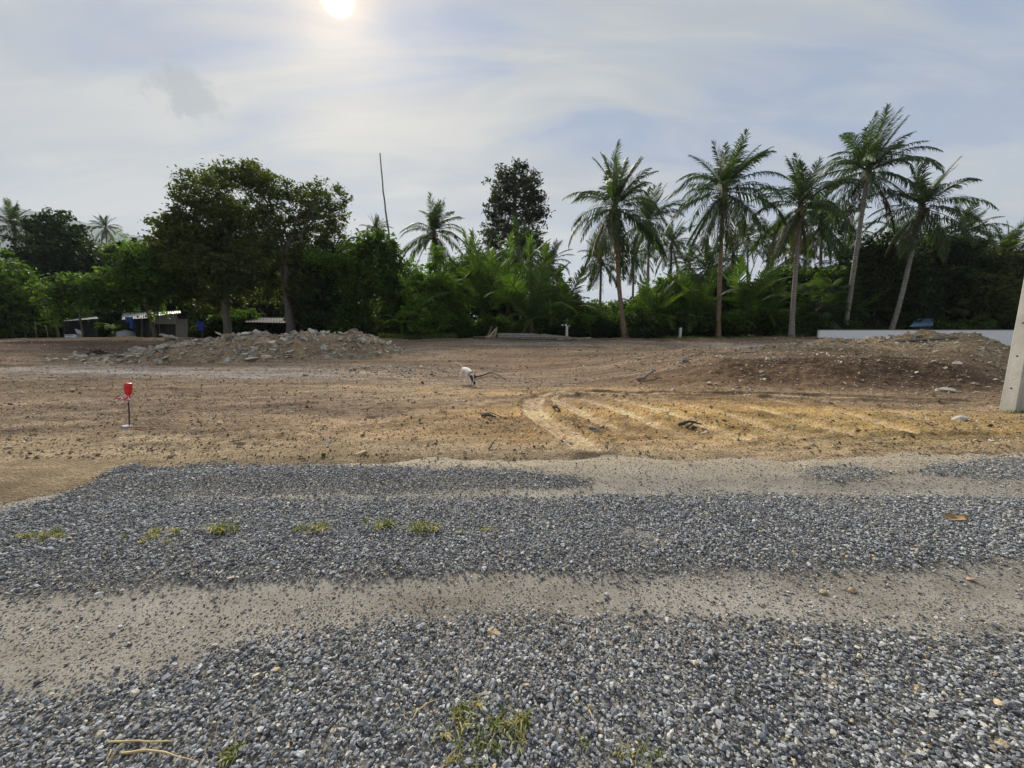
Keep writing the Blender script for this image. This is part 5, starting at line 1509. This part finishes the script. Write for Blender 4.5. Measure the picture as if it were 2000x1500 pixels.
# dark brush pile among the rubble tail
g = at_ground(190, 692); root = empty('brush_pile', (g.x, g.y, gz(g.x, g.y))); mb = MB(); r2 = random.Random(9)
for i in range(160):
    a = r2.uniform(0, 6.28); q = r2.uniform(0, 0.42); L = r2.uniform(0.15, 0.45)
    p = Vector((math.cos(a) * q, math.sin(a) * q * 0.7, r2.uniform(0, 0.24 * (1 - q / 0.5))))
    d_ = Vector((r2.gauss(0, 1), r2.gauss(0, 1), r2.gauss(0, 0.35))).normalized() * L
    mb.tube([p - d_ / 2, p, p + d_ / 2 + Vector((0, 0, -0.03))], [0.012, 0.014, 0.006], 4, cap=False)
mb.build('twigs', M['wood_dark'], root); tag(root, 'dark brush pile of twigs among the loose rubble', 'brush pile')

# ------------------------------------------------------------------ white wall
M['plaster'] = plain('plaster', (0.87, 0.87, 0.87), 0.85, 0.04, 1.5, 0.2, 0, 0.1, 0.01)
WD = 27.2
wl, wr = at_depth(1601, 645, WD), at_depth(2330, 645, WD)
root = empty('boundary_wall', (wl.x, WD, 0)); zt = wl.z; zb = gz(wl.x + 4, WD) - 1.6
ln = wr.x - wl.x
mb = MB().box((ln / 2, 0.1, (zt + zb) / 2), (ln, 0.18, zt - zb)); wo_ = mb.build('wall', M['plaster'], root)
bv = wo_.modifiers.new('bevel', 'BEVEL'); bv.width = 0.012; bv.segments = 2
MB().box((ln / 2, 0.1, zt + 0.018), (ln + 0.02, 0.22, 0.036)).build('coping', plain('coping', (0.30, 0.30, 0.30), 0.9, 0.3, 3.0), root)
tag(root, 'low plastered white boundary wall behind the debris mound', 'wall')

# fence posts
M['post'] = plain('post', (0.62, 0.61, 0.58), 0.9, 0.15, 6.0)
for px, top, lb in [(1107, 637, 'short white concrete post beside the felled log'), (1329, 640, 'short white concrete post between two brown palm stems'), ]:
    d = 27.8; t_ = at_depth(px, top, d); z0 = gz(t_.x, d) - 0.1
    o = obj('fence_post', MB().box((0, 0, (t_.z - z0) / 2), (0.15, 0.15, t_.z - z0)).mesh('fence_post', M['post'])); o.location = (t_.x, d, z0); o.rotation_euler = (0, 0.02, 0.2)
    bv = o.modifiers.new('bevel', 'BEVEL'); bv.width = 0.02; bv.segments = 2
    tag(o, lb, 'post')

# ------------------------------------------------------------------ concrete utility pole
m, t = new_mat('pole_concrete')
co = t.n('ShaderNodeTexCoord').outputs['Object']
n1 = t.noise(co, 22.0, 6, 0.7); n2 = t.noise(co, 2.6, 4, 0.6, 0.5)
mp = t.n('ShaderNodeMapping', ins={0: co, 'Scale': (6.0, 6.0, 0.5)}).outputs[0]; n3 = t.noise(mp, 1.4, 4, 0.6)
c = t.ramp(t.math('ADD', t.math('MULTIPLY', n2, 0.5), t.math('MULTIPLY', n3, 0.5)), [(0.3, (0.33, 0.32, 0.29)), (0.55, (0.47, 0.46, 0.42)), (0.75, (0.56, 0.55, 0.50))])
zc = t.n('ShaderNodeSeparateXYZ', ins={0: co}).outputs[2]
moss = t.math('MULTIPLY', t.n('ShaderNodeMapRange', ins={0: zc, 1: 0.75, 2: 0.1, 3: 0.0, 4: 1.0}).outputs[0], t.ramp(n2, [(0.42, 0.0), (0.62, 1.0)]))
c = t.mix(t.math('MULTIPLY', moss, 0.7), c, (0.12, 0.15, 0.06))
pores = t.ramp(n1, [(0.30, (0.55, 0.55, 0.55)), (0.40, (1, 1, 1))])
M['pole'] = finish(m, t, t.mix(1.0, c, pores, 'MULTIPLY'), 0.9, n1, 0.5, 0.01, 0.2)
PD = at_ground(1985, 806).y
pb = at_depth(1985, 806, PD)
px0, py0 = pb.x, PD
root = empty('utility_pole', (px0, py0, gz(px0, py0) - 0.25)); root.rotation_euler = (0, R(-0.6), R(2))
prof = []
mb = MB(); W0, H0 = 0.27, 8.5
ch = 0.018
vs = []
NZ = 18
for i in range(NZ + 1):
    t_ = i / NZ; w = W0 * (1 - 0.42 * t_)
    # pole corner nearest the camera sits at the root's origin
    x0, x1, y0, y1 = 0.0, w, 0.0, w
    ox = (W0 - w) / 2
    ring = [(x0 + ch, y0), (x1 - ch, y0), (x1, y0 + ch), (x1, y1 - ch), (x1 - ch, y1), (x0 + ch, y1), (x0, y1 - ch), (x0, y0 + ch)]
    vs += [(x + ox, y + ox, H0 * t_) for x, y in ring]
fs = []
for i in range(NZ):
    for k in range(8): fs.append((i * 8 + k, i * 8 + (k + 1) % 8, (i + 1) * 8 + (k + 1) % 8, (i + 1) * 8 + k))
fs += [tuple(range(7, -1, -1)), tuple(range(NZ * 8, NZ * 8 + 8))]
mb.add(vs, fs).build('shaft', M['pole'], root)
M['hole'] = plain('hole', (0.03, 0.028, 0.025), 0.95, 0.2, 10)
for k in range(9):
    z = 0.70 + 0.62 * k; w = W0 * (1 - 0.42 * z / H0); ox = (W0 - w) / 2
    for nm, c0, ax in (('bolt_hole', Vector((ox, ox + w * 0.5, z)), 'x'), ('bolt_hole', Vector((ox + w * 0.5, ox, z + 0.22)), 'y')):
        mb = MB(); d_ = Vector((0.006, 0, 0)) if ax == 'x' else Vector((0, 0.006, 0))
        mb.tube([c0 - d_ * 0.5, c0 + d_], [0.016, 0.014], 10); mb.build(nm, M['hole'], root)
tag(root, 'tapered square concrete utility pole with bolt holes at the lot edge', 'utility pole')
r2 = random.Random(4)
tuft_r = np.random.default_rng(9)
# weeds at its foot
k_ = 160; pts = np.stack([px0 + 0.14 + tuft_r.normal(0, 0.16, k_), py0 - 0.03 + tuft_r.normal(0, 0.06, k_), np.zeros(k_)], 1); pts[:, 2] = terrain(pts[:, 0], pts[:, 1])[0] - 0.01
v, q, t3 = blades(k_, pts, 0.09, 0.012, 5, 0.9); o = obj('weeds', np_mesh('weeds', v, q, t3, mat=M['grass'])); tag(o, 'low weeds at the foot of the concrete pole', 'weeds', kind='stuff')

# ------------------------------------------------------------------ marker stake
M['steel'] = plain('rebar', (0.035, 0.030, 0.028), 0.7, 0.3, 30, 0.4, 0.4)
M['red'] = plain('red_plastic', (0.62, 0.018, 0.030), 0.35, 0.12, 8, 0.5)
M['red_dark'] = plain('red_dark', (0.10, 0.010, 0.014), 0.4, 0.2, 8, 0.5)
M['tape_white'] = plain('tape_white', (0.80, 0.78, 0.76), 0.5, 0.08, 8)
M['mortar'] = plain('mortar', (0.40, 0.39, 0.42), 0.9, 0.2, 14)
g = at_ground(251, 836); root = empty('marker_stake', (g.x, g.y, gz(g.x, g.y))); root.rotation_euler = (0, R(7.5), 0)
sc = g.y * math.cos(PITCH) / FPX
top_h = 90 * sc
mb = MB(); mb.tube([(0.015, 0, -0.05), (0.01, 0, top_h * 0.4), (0.0, 0, top_h * 0.75)], [0.009, 0.009, 0.009], 6); mb.build('rod', M['steel'], root)
zb = 68 * sc
bt = lathe([(0.020, 0), (0.022, 0.012), (0.030, 0.022), (0.044, 0.040), (0.050, 0.068), (0.047, 0.085), (0.050, 0.10), (0.050, 0.195), (0.045, 0.207), (0.0, 0.205)][::1], 18)
bt.v = [(x, y, z + zb) for x, y, z in bt.v]; bo = bt.build('bottle', M['red'], root, True)
mb = MB()
for k in range(9):
    a0, a1 = R(165 + k * 10), R(175 + k * 10)
    for a, b2 in ((a0, a1),): mb.add([(0.0512 * math.cos(a), 0.0512 * math.sin(a), zb + 0.118), (0.0512 * math.cos(b2), 0.0512 * math.sin(b2), zb + 0.118), (0.0512 * math.cos(b2), 0.0512 * math.sin(b2), zb + 0.152), (0.0512 * math.cos(a), 0.0512 * math.sin(a), zb + 0.152)], [(0, 1, 2, 3)])
mb.build('bottle_label', M['red_dark'], bo)
def ribbon(name, pts, w, parent):
    """red and white barrier tape: each colour band a strip of its own"""
    vs = {0: MB(), 1: MB()}
    for i in range(len(pts) - 1):
        a, b2 = Vector(pts[i]), Vector(pts[i + 1]); up = Vector((0.25, 0.2 * math.sin(i * 1.3), 1)).normalized() * w
        mid_a, mid_b = a, b2
        vs[i % 2].add([a - up * 0.5, b2 - up * 0.5, b2 + up * 0.1, a + up * 0.1], [(0, 1, 2, 3)])
        vs[(i + 1) % 2].add([a + up * 0.1, b2 + up * 0.1, b2 + up * 0.5, a + up * 0.5], [(0, 1, 2, 3)])
    o = vs[0].build(name, M['red'], parent); vs[1].build('white_band', M['tape_white'], o)
zt = zb - 0.005
ribbon('tape_end', [(0, -0.012, zt), (-0.05, -0.03, zt - 0.015), (-0.09, -0.02, zt - 0.03), (-0.13, -0.035, zt - 0.055), (-0.19, -0.02, zt - 0.085)], 0.062, root)
ribbon('tape_end', [(0, -0.014, zt - 0.01), (-0.03, -0.04, zt - 0.05), (-0.06, -0.05, zt - 0.09), (-0.09, -0.045, zt - 0.14)], 0.07, root)
ribbon('tape_end', [(0.0, -0.014, zt), (0.03, -0.03, zt - 0.02), (0.06, -0.02, zt - 0.035)], 0.05, root)
ribbon('tape_loop', [(0.02, -0.02, zt - 0.03), (0.045, -0.04, zt - 0.06), (0.02, -0.045, zt - 0.085), (0.0, -0.03, zt - 0.06)], 0.03, root)
mb = MB(); mb.tube([(0, 0, zt - 0.03), (0, 0, zt + 0.025)], [0.020, 0.022], 10, wob=0.15); mb.build('tape_knot', M['red'], root)
bs_ = lathe([(0.045, -0.03), (0.055, 0.0), (0.062, 0.045), (0.058, 0.055), (0.0, 0.055)], 14); bs_.v = [(x - 0.01, y - 0.02, z) for x, y, z in bs_.v]; bs_.build('base', M['mortar'], root)
mb = MB(); mb.tube([(-0.1, -0.03, 0.012), (0.0, -0.05, 0.02), (0.09, -0.01, 0.03), (0.17, 0.05, 0.03)], [0.006] * 4, 5); mb.build('cord', plain('cord', (0.22, 0.05, 0.05), 0.8), root)
tag(root, 'rebar stake topped with an upturned red bottle and red white tape', 'marker stake')

# ------------------------------------------------------------------ dog
def skin_mesh(name, verts, edges, radii, root_i, sub=2):
    me = bpy.data.meshes.new(name + '_rig'); me.from_pydata([tuple(v) for v in verts], edges, []); me.update()
    o = bpy.data.objects.new(name + '_rig', me); COL.objects.link(o)
    md = o.modifiers.new('skin', 'SKIN'); md.use_smooth_shade = True; md.branch_smoothing = 0.6
    lay = me.skin_vertices[0] if len(me.skin_vertices) else None
    for i, r0 in enumerate(radii):
        lay.data[i].radius = (r0, r0) if not isinstance(r0, tuple) else r0
        lay.data[i].use_root = (i == root_i)
    sb = o.modifiers.new('sub', 'SUBSURF'); sb.levels = sub; sb.render_levels = sub
    dg = bpy.context.evaluated_depsgraph_get(); dg.update()
    out = bpy.data.meshes.new_from_object(o.evaluated_get(dg)); out.name = name
    bpy.data.objects.remove(o, do_unlink=True)
    return out
# local frame: +X is where the dog faces, Z up, metres
DV = [(-0.24, 0, 0.405), (-0.12, 0, 0.415), (0.02, 0, 0.405), (0.14, 0, 0.405), (0.22, 0, 0.37),     # 0 pelvis .. 4 neck base
      (0.30, 0, 0.30), (0.355, 0, 0.225), (0.40, 0, 0.155), (0.435, 0, 0.085), (0.452, 0, 0.045),        # 5 neck, 6 head, 7 brow, 8 muzzle, 9 nose
      (-0.30, 0, 0.46), (-0.345, -0.03, 0.53), (-0.385, -0.075, 0.585), (-0.43, -0.14, 0.605), (-0.46, -0.20, 0.60)]  # tail 10-14
DE = [(0, 1), (1, 2), (2, 3), (3, 4), (4, 5), (5, 6), (6, 7), (7, 8), (8, 9), (0, 10), (10, 11), (11, 12), (12, 13), (13, 14)]
DR = [0.086, 0.096, 0.108, 0.108, 0.086, 0.062, 0.064, 0.056, 0.033, 0.022, 0.022, 0.016, 0.014, 0.014, 0.007]
def leg(att, pts, rad):
    k = len(DV); DV.extend(pts); DR.extend(rad)
    DE.append((att, k)); DE.extend((k + i, k + i + 1) for i in range(len(pts) - 1))
for sy, off in ((1, 0.03), (-1, -0.05)):
    leg(0, [(-0.235 + off * 0.3, 0.065 * sy, 0.33), (-0.17 + off, 0.075 * sy, 0.24), (-0.265 + off, 0.072 * sy, 0.135), (-0.245 + off, 0.072 * sy, 0.035), (-0.205 + off, 0.072 * sy, 0.018)], [0.062, 0.046, 0.024, 0.020, 0.021])
for sy, off in ((1, -0.035), (-1, 0.045)):
    leg(3, [(0.13, 0.068 * sy, 0.32), (0.115 + off * 0.5, 0.070 * sy, 0.23), (0.15 + off, 0.068 * sy, 0.13), (0.15 + off, 0.068 * sy, 0.035), (0.185 + off, 0.068 * sy, 0.018)], [0.052, 0.038, 0.024, 0.020, 0.022])
for sy in (1, -1):   # ears leave the skull behind the brow and fold forward
    leg(6, [(0.335, 0.058 * sy, 0.262), (0.345, 0.082 * sy, 0.285), (0.375, 0.098 * sy, 0.272)], [0.026, 0.022, 0.008])
dog_me = skin_mesh('dog_body', DV, DE, DR, 1)
m, t = new_mat('dog_coat')
vc = t.n('ShaderNodeVertexColor', layer_name='Col').outputs[0]; co = t.n('ShaderNodeTexCoord').outputs['Object']
n1 = t.noise(co, 60.0, 3, 0.6)
M['dog'] = finish(m, t, t.mix(1.0, vc, t.ramp(n1, [(0.3, (0.8, 0.79, 0.77)), (0.7, (1.12, 1.12, 1.12))]), 'MULTIPLY'), 0.8, n1, 0.3, 0.004, 0.2)
dog_me.materials.clear(); dog_me.materials.append(M['dog'])
cv = np.array([v.co[:] for v in dog_me.vertices]); colr = np.tile(np.array([0.74, 0.70, 0.63]), (len(cv), 1))
headm = (cv[:, 0] > 0.30) & (cv[:, 2] < 0.31)
side = headm & ((np.abs(cv[:, 1]) > 0.016) | (cv[:, 0] < 0.34)) & (cv[:, 0] < 0.425)
colr[side] = (0.075, 0.045, 0.030); colr[(cv[:, 0] > 0.438)] = (0.02, 0.018, 0.018)
ear = (np.abs(cv[:, 1]) > 0.062) & (cv[:, 0] > 0.3) & (cv[:, 2] > 0.24); colr[ear] = (0.05, 0.030, 0.022)
colr[(cv[:, 1] < -0.19) & (cv[:, 2] > 0.5)] = (0.09, 0.06, 0.045)
at_ = dog_me.attributes.new('Col', 'FLOAT_COLOR', 'POINT'); at_.data.foreach_set('color', np.concatenate([colr, np.ones((len(cv), 1))], 1).astype(np.float32).ravel())
g = at_ground(913, 752)
dog = empty('dog', (g.x, g.y, gz(g.x, g.y) - 0.004), R(-58))
obj('body', dog_me, dog)
M['eye'] = plain('eye', (0.012, 0.01, 0.01), 0.15, 0.1, 5, 0.6)
for sy in (1, -1):
    e = lathe([(0.001, -0.008), (0.007, -0.004), (0.008, 0), (0.007, 0.004), (0.001, 0.008)], 8); e.v = [(x + 0.400, y + 0.047 * sy, z + 0.165) for x, y, z in e.v]; e.build('eye', M['eye'], dog, True)
mb = MB(); mb.tube([(0.262, 0, 0.335), (0.282, 0, 0.322)], [0.082, 0.078], 14, cap=False); mb.build('collar', plain('collar', (0.05, 0.02, 0.02), 0.6), dog)
dog.scale = (1.04, 1.06, 1.04)
tag(dog, 'white dog with brown face sniffing the ground, tail raised', 'dog')

# ------------------------------------------------------------------ sheds under the trees
M['sheet_grey'] = plain('sheet_grey', (0.27, 0.275, 0.28), 0.6, 0.3, 3.0, 0.4, 0.2)
M['sheet_white'] = plain('sheet_white', (0.62, 0.63, 0.64), 0.55, 0.2, 3.0, 0.4, 0.1)
M['board_dark'] = plain('board_dark', (0.075, 0.073, 0.072), 0.85, 0.35, 3.0)
M['board_grey'] = plain('board_grey', (0.30, 0.29, 0.275), 0.85, 0.2, 2.0)
M['board_tan'] = plain('board_tan', (0.24, 0.215, 0.18), 0.85, 0.2, 2.0)
M['tarp'] = plain('tarp', (0.025, 0.095, 0.46), 0.5, 0.25, 4.0, 0.4)
M['rust'] = plain('rust', (0.22, 0.10, 0.085), 0.7, 0.4, 3.0)
M['blue_sheet'] = plain('blue_sheet', (0.17, 0.30, 0.42), 0.55, 0.25, 3.0, 0.4)
M['tank'] = plain('tank', (0.36, 0.38, 0.41), 0.5, 0.15, 3.0, 0.4)
def corrugated(name, a, b, c, d, mat, parent, n=40, amp=0.02):
    """sheet roof between corners a-b (eave) and d-c (ridge), with waves running from eave to ridge"""
    a, b, c, d = map(Vector, (a, b, c, d)); nrm = (b - a).cross(d - a).normalized(); vs, fs = [], []
    for i in range(n + 1):
        s = i / n; o = nrm * amp * (1 if i % 2 else -1)
        vs += [a.lerp(b, s) + o, d.lerp(c, s) + o]
    for i in range(n): fs.append((i * 2, i * 2 + 2, i * 2 + 3, i * 2 + 1))
    o = MB().add(vs, fs).build(name, mat, parent)
    sd = o.modifiers.new('thick', 'SOLIDIFY'); sd.thickness = 0.012
    return o
def P(px, py, d, o): return at_depth(px, py, d) - o
def panel(name, x0, x1, y0, y1, d, o, mat, parent, th=0.06, y1r=None):
    """upright wall board between photo columns and rows at one distance"""
    a, b2 = P(x0, y0, d, o), P(x1, y0 if y1r is None else y1r, d, o); c2, e = P(x1, y1, d, o), P(x0, y1, d, o)
    v = [a, b2, c2, e]; w = [p + Vector((0, th, 0)) for p in v]
    return MB().add(v + w, [(0, 3, 2, 1), (4, 5, 6, 7), (0, 1, 5, 4), (1, 2, 6, 5), (2, 3, 7, 6), (3, 0, 4, 7)]).build(name, mat, parent)
SD = 31.0
# grey shack with blue tarp
o = at_depth(300, 663, SD); o.z = gz(o.x, SD) - 0.1; root = empty('shack', o)
panel('wall_board', 262, 295, 620, 664, SD, o, M['board_dark'], root)
panel('wall_board', 294, 345, 617, 633, SD + 0.1, o, M['board_grey'], root, y1r=612)
panel('wall_board', 343, 366, 623, 660, SD - 0.1, o, M['board_tan'], root)
panel('wall_board', 296, 343, 634, 663, SD + 0.9, o, M['board_dark'], root)
panel('back_wall', 236, 366, 614, 662, SD + 3.0, o, M['board_dark'], root)
for k in range(6): panel('batten', 266 + k * 5, 267 + k * 5, 621, 663, SD - 0.05, o, M['board_grey'] if k == 2 else M['board_dark'], root, 0.05)
corrugated('roof_sheet', P(236, 622, SD - 0.6, o), P(300, 618, SD - 0.6, o), P(300, 609, SD + 3.2, o), P(240, 611, SD + 3.2, o), M['sheet_grey'], root, 30)
corrugated('roof_sheet', P(286, 619, SD - 0.5, o), P(352, 611, SD - 0.5, o), P(352, 607, SD + 3.0, o), P(286, 610, SD + 3.0, o), M['sheet_white'], root, 30)
MB().box(P(326, 613, SD - 0.55, o), (0.75, 0.05, 0.07), (0, 0.1, 0)).build('red_strip', M['red'], root)
corrugated('awning', P(236, 624, SD - 1.1, o), P(288, 621, SD - 1.1, o), P(288, 618, SD, o), P(240, 619, SD, o), M['sheet_grey'], root, 24, 0.015)
for px in (237, 256, 293): 
    a = P(px, 664, SD - 0.9, o); mb = MB(); mb.tube([a, P(px, 619, SD - 0.9, o)], [0.05, 0.045], 6); mb.build('post', M['wood_dark'], root)
tag(root, 'patched grey shack with corrugated roof behind the forked tree', 'shack')
# the tarp hangs from the roof edge
o = at_depth(250, 640, SD - 1.15); root = empty('blue_tarp', (o.x, o.y, o.z)); vs, fs = [], []
r2 = random.Random(3)
for j in range(11):
    for i in range(15):
        s, q = i / 14, j / 10; px = 244 + 15 * s; low = 640 + 3 * math.sin(s * 9)
        if s < 0.5: low = 632 + 4 * math.sin(s * 14)
        p = P(px, 619 + (low - 619) * q, SD - 1.15, o); p.y += 0.07 * math.sin(s * 13 + q * 2) * (0.3 + q); vs.append(p)
for j in range(10):
    for i in range(14): fs.append((j * 15 + i, j * 15 + i + 1, j * 15 + i + 16, j * 15 + i + 15))
MB().add(vs, fs).build('sheet', M['tarp'], root, True); tag(root, 'bright blue tarp hanging from the grey shack eave', 'tarp')
# round grey water tank in front of it
o = at_depth(247, 664, SD - 1.4); o.z = gz(o.x, o.y) - 0.02; w = 13 * SD / FPX
l = lathe([(w * 0.85, 0), (w, 0.08), (w * 1.02, 0.3), (w, 0.5), (w * 0.92, 0.66), (w * 0.4, 0.74), (0.0, 0.75)], 20); root = empty('water_tank', o); tk = l.build('tank', M['tank'], root, True)
l = lathe([(0.14, 0.72), (0.15, 0.80), (0.0, 0.81)], 12); l.build('lid', M['sheet_grey'], tk); tag(root, 'squat grey water tank under the blue tarp', 'water tank')
# open shed with a white roof on the left
SD = 29.6
o = at_depth(158, 663, SD); o.z = gz(o.x, SD) - 0.1; root = empty('open_shed', o)
corrugated('roof_sheet', P(124, 627, SD - 0.8, o), P(191, 622, SD - 0.8, o), P(189, 618, SD + 1.6, o), P(128, 622, SD + 1.6, o), M['sheet_white'], root, 34)
panel('back_wall', 122, 192, 624, 664, SD + 2.2, o, M['board_dark'], root)
for px in (127, 188):
    mb = MB(); mb.tube([P(px, 665, SD - 0.5, o), P(px, 624, SD - 0.5, o)], [0.05, 0.045], 6); mb.build('post', M['wood_dark'], root)
tag(root, 'open shed with a flat white metal roof beside the slim tree', 'shed')
# white boxes stacked under it, one lid up
o = at_depth(146, 662, SD - 0.9); o.z = gz(o.x, o.y); root = empty('white_crate', o)
bx = MB().box((0, 0, 0.27), (0.85, 0.5, 0.22)).build('box', M['sheet_white'], root); MB().box((0.0, 0, 0.06), (0.65, 0.45, 0.12)).build('base', M['sheet_grey'], root)
MB().box((0.28, 0.1, 0.56), (0.42, 0.05, 0.36), (0.5, 0.3, 0)).build('lid', M['sheet_white'], root)
MB().box((-0.1, -0.26, 0.33), (0.6, 0.02, 0.03)).build('rim', M['board_dark'], bx)
tag(root, 'white storage crate with its lid up under the open shed', 'crate')
# long dark shed behind the big trunks
M['sheet_old'] = plain('sheet_old', (0.15, 0.145, 0.135), 0.9, 0.6, 1.2, 0.1)
o = at_depth(590, 662, 33.5); o.z = gz(o.x, 33.5) - 0.1; root = empty('long_shed', o)
corrugated('roof_sheet', P(478, 629, 33, o), P(642, 632, 33, o), P(640, 622, 36, o), P(482, 620, 36, o), M['sheet_old'], root, 60)
panel('wall', 586, 625, 632, 662, 33.6, o, M['board_grey'], root)
panel('wall', 486, 586, 630, 662, 35.2, o, M['board_dark'], root); panel('wall', 625, 640, 632, 662, 35.0, o, M['board_dark'], root)
wn = panel('window', 600, 606, 641, 650, 33.55, o, M['board_dark'], root, 0.04)
for px in (560, 608, 640):
    mb = MB(); mb.tube([P(px, 664, 33.2, o), P(px, 630, 33.2, o)], [0.05, 0.045], 6); mb.build('post', M['wood_dark'], root)
tag(root, 'long low shed with a grey sheet roof behind the largest tree', 'shed')
# sloping asbestos roof
o = at_depth(745, 655, 31.5); o.z = gz(o.x, 31.5) - 0.1; root = empty('small_shed', o)
corrugated('roof_sheet', P(738, 638, 31, o), P(772, 638, 31, o), P(742, 620, 33, o), P(712, 618, 33, o), M['sheet_grey'], root, 26, 0.025)
panel('wall', 722, 764, 634, 662, 32.4, o, M['board_dark'], root); tag(root, 'small shed with a steep grey sheet roof behind crooked stems', 'shed')
# red roofed lean-to
o = at_depth(888, 660, 30.6); o.z = gz(o.x, 30.6) - 0.1; root = empty('lean_to', o)
corrugated('roof_sheet', P(868, 634, 30.2, o), P(908, 638, 30.2, o), P(904, 629, 31.8, o), P(872, 628, 31.8, o), M['rust'], root, 24, 0.02)
panel('wall', 870, 906, 636, 662, 31.6, o, M['board_dark'], root)
for px in (871, 886, 905):
    mb = MB(); mb.tube([P(px, 664, 30.4, o), P(px, 636, 30.4, o)], [0.04, 0.035], 6); mb.build('post', M['wood_grey'], root)
tag(root, 'small lean-to with a rusty red roof in the centre thicket', 'shed')
# blue roof beyond the white wall
o = at_depth(1805, 650, 31.5); o.z = gz(o.x, 31.5) - 0.1; root = empty('blue_roofed_shed', o)
corrugated('roof_sheet', P(1776, 638, 31, o), P(1822, 636, 31, o), P(1824, 622, 34, o), P(1790, 622, 34, o), M['blue_sheet'], root, 34, 0.02)
panel('wall', 1780, 1820, 638, 664, 32.5, o, M['board_dark'], root); tag(root, 'shed with a pale blue roof just above the white wall', 'shed')
# blue barrel-like bundle on a post
o = at_depth(395, 660, 30.2); o.z = gz(o.x, 30.2); root = empty('hung_laundry', o)
mb = MB(); mb.tube([(0, 0.05, 0), (0, 0.05, 1.35)], 0.03, 6); mb.build('post', M['wood_dark'], root)
vs, fs = [], []
for j in range(7):
    for i in range(9):
        s, q = i / 8, j / 6; vs.append(((s - 0.5) * (0.5 + 0.16 * math.sin(5 * q)), 0.08 * math.sin(s * 11 + q * 3) - 0.05, 1.38 - 0.75 * q + 0.06 * math.sin(s * 7)))
for j in range(6):
    for i in range(8): fs.append((j * 9 + i, j * 9 + i + 1, j * 9 + i + 10, j * 9 + i + 9))
MB().add(vs, fs).build('cloth', plain('blue_cloth', (0.03, 0.05, 0.30), 0.8, 0.3, 5.0), root, True); tag(root, 'dark blue cloth hung on a post right of the grey shack', 'cloth')
# thin stick fence at the left edge of the clearing
for k in range(9):
    px = -60 + k * 22; o = at_depth(px, 660, 28.6); zt = random.Random(k).uniform(0.9, 1.4); mb = MB(); mb.tube([(0, 0, -0.05), (0.02, 0, zt * 0.5), (random.Random(k).uniform(-0.1, 0.1), 0, zt)], [0.03, 0.028, 0.022], 6)
    root = obj('fence_stake', mb.mesh('fence_stake', M['wood_grey'], True)); root.location = (o.x, 28.6, gz(o.x, 28.6)); tag(root, 'thin grey wooden fence stake in front of the bushy left trees', 'stake', 'fence stakes at the clearing edge')

# ------------------------------------------------------------------ far hill
m, t = new_mat('hill_forest')
co = t.n('ShaderNodeTexCoord').outputs['Object']; n1 = t.noise(co, 0.06, 6, 0.7)
M['hill'] = finish(m, t, t.ramp(n1, [(0.3, (0.022, 0.042, 0.018)), (0.7, (0.070, 0.105, 0.038))]), 0.95, n1, 1.0, 8.0, 0.05)
xs = np.linspace(-2300, 200, 150); ys = np.linspace(950, 2300, 70)
Y, X = np.meshgrid(ys, xs, indexing='ij'); xf, yf = X.ravel(), Y.ravel()
ridge = np.interp(xf, [-2300, -1900, -1600, -1400, -1330, -1240, -1150, -1050, -950, -800, -500, 200], [150, 250, 330, 345, 335, 312, 290, 255, 228, 150, 60, 0])
prof = np.exp(-((yf - 1250 - 60 * fbm(xf * 0.002, yf * 0.002, 301, 2)) / 300) ** 2)
zf = ridge * prof * (1 + 0.10 * fbm(xf * 0.006, yf * 0.006, 302, 4, 0.6)) + 10 * fbm(xf * 0.03, yf * 0.03, 303, 3, 0.7) * prof - 12
nr, ncl = Y.shape; ii = np.arange(nr * ncl).reshape(nr, ncl)
q = np.stack([ii[:-1, :-1], ii[:-1, 1:], ii[1:, 1:], ii[1:, :-1]], -1).reshape(-1, 4)
hill = obj('hill', np_mesh('hill', np.stack([xf * 2, yf * 2, zf * 2], 1), q, mat=M['hill'], smooth=True)); tag(hill, 'distant forested hill fading blue in the haze', kind='structure')

# ------------------------------------------------------------------ air
m = bpy.data.materials.new('haze'); m.use_nodes = True; m.node_tree.nodes.clear(); t = NT(m.node_tree)
pv = t.n('ShaderNodeVolumePrincipled', ins={'Color': (0.82, 0.90, 1.0, 1), 'Density': 0.00020, 'Anisotropy': 0.1})
ov = t.n('ShaderNodeOutputMaterial'); t.link(pv.outputs[0], ov.inputs['Volume'])
hz = obj('haze', MB().box((-1800, 2200, 370), (8400, 6000, 780)).mesh('haze', m)); tag(hz, 'thin pale haze in the air', 'haze', kind='stuff')
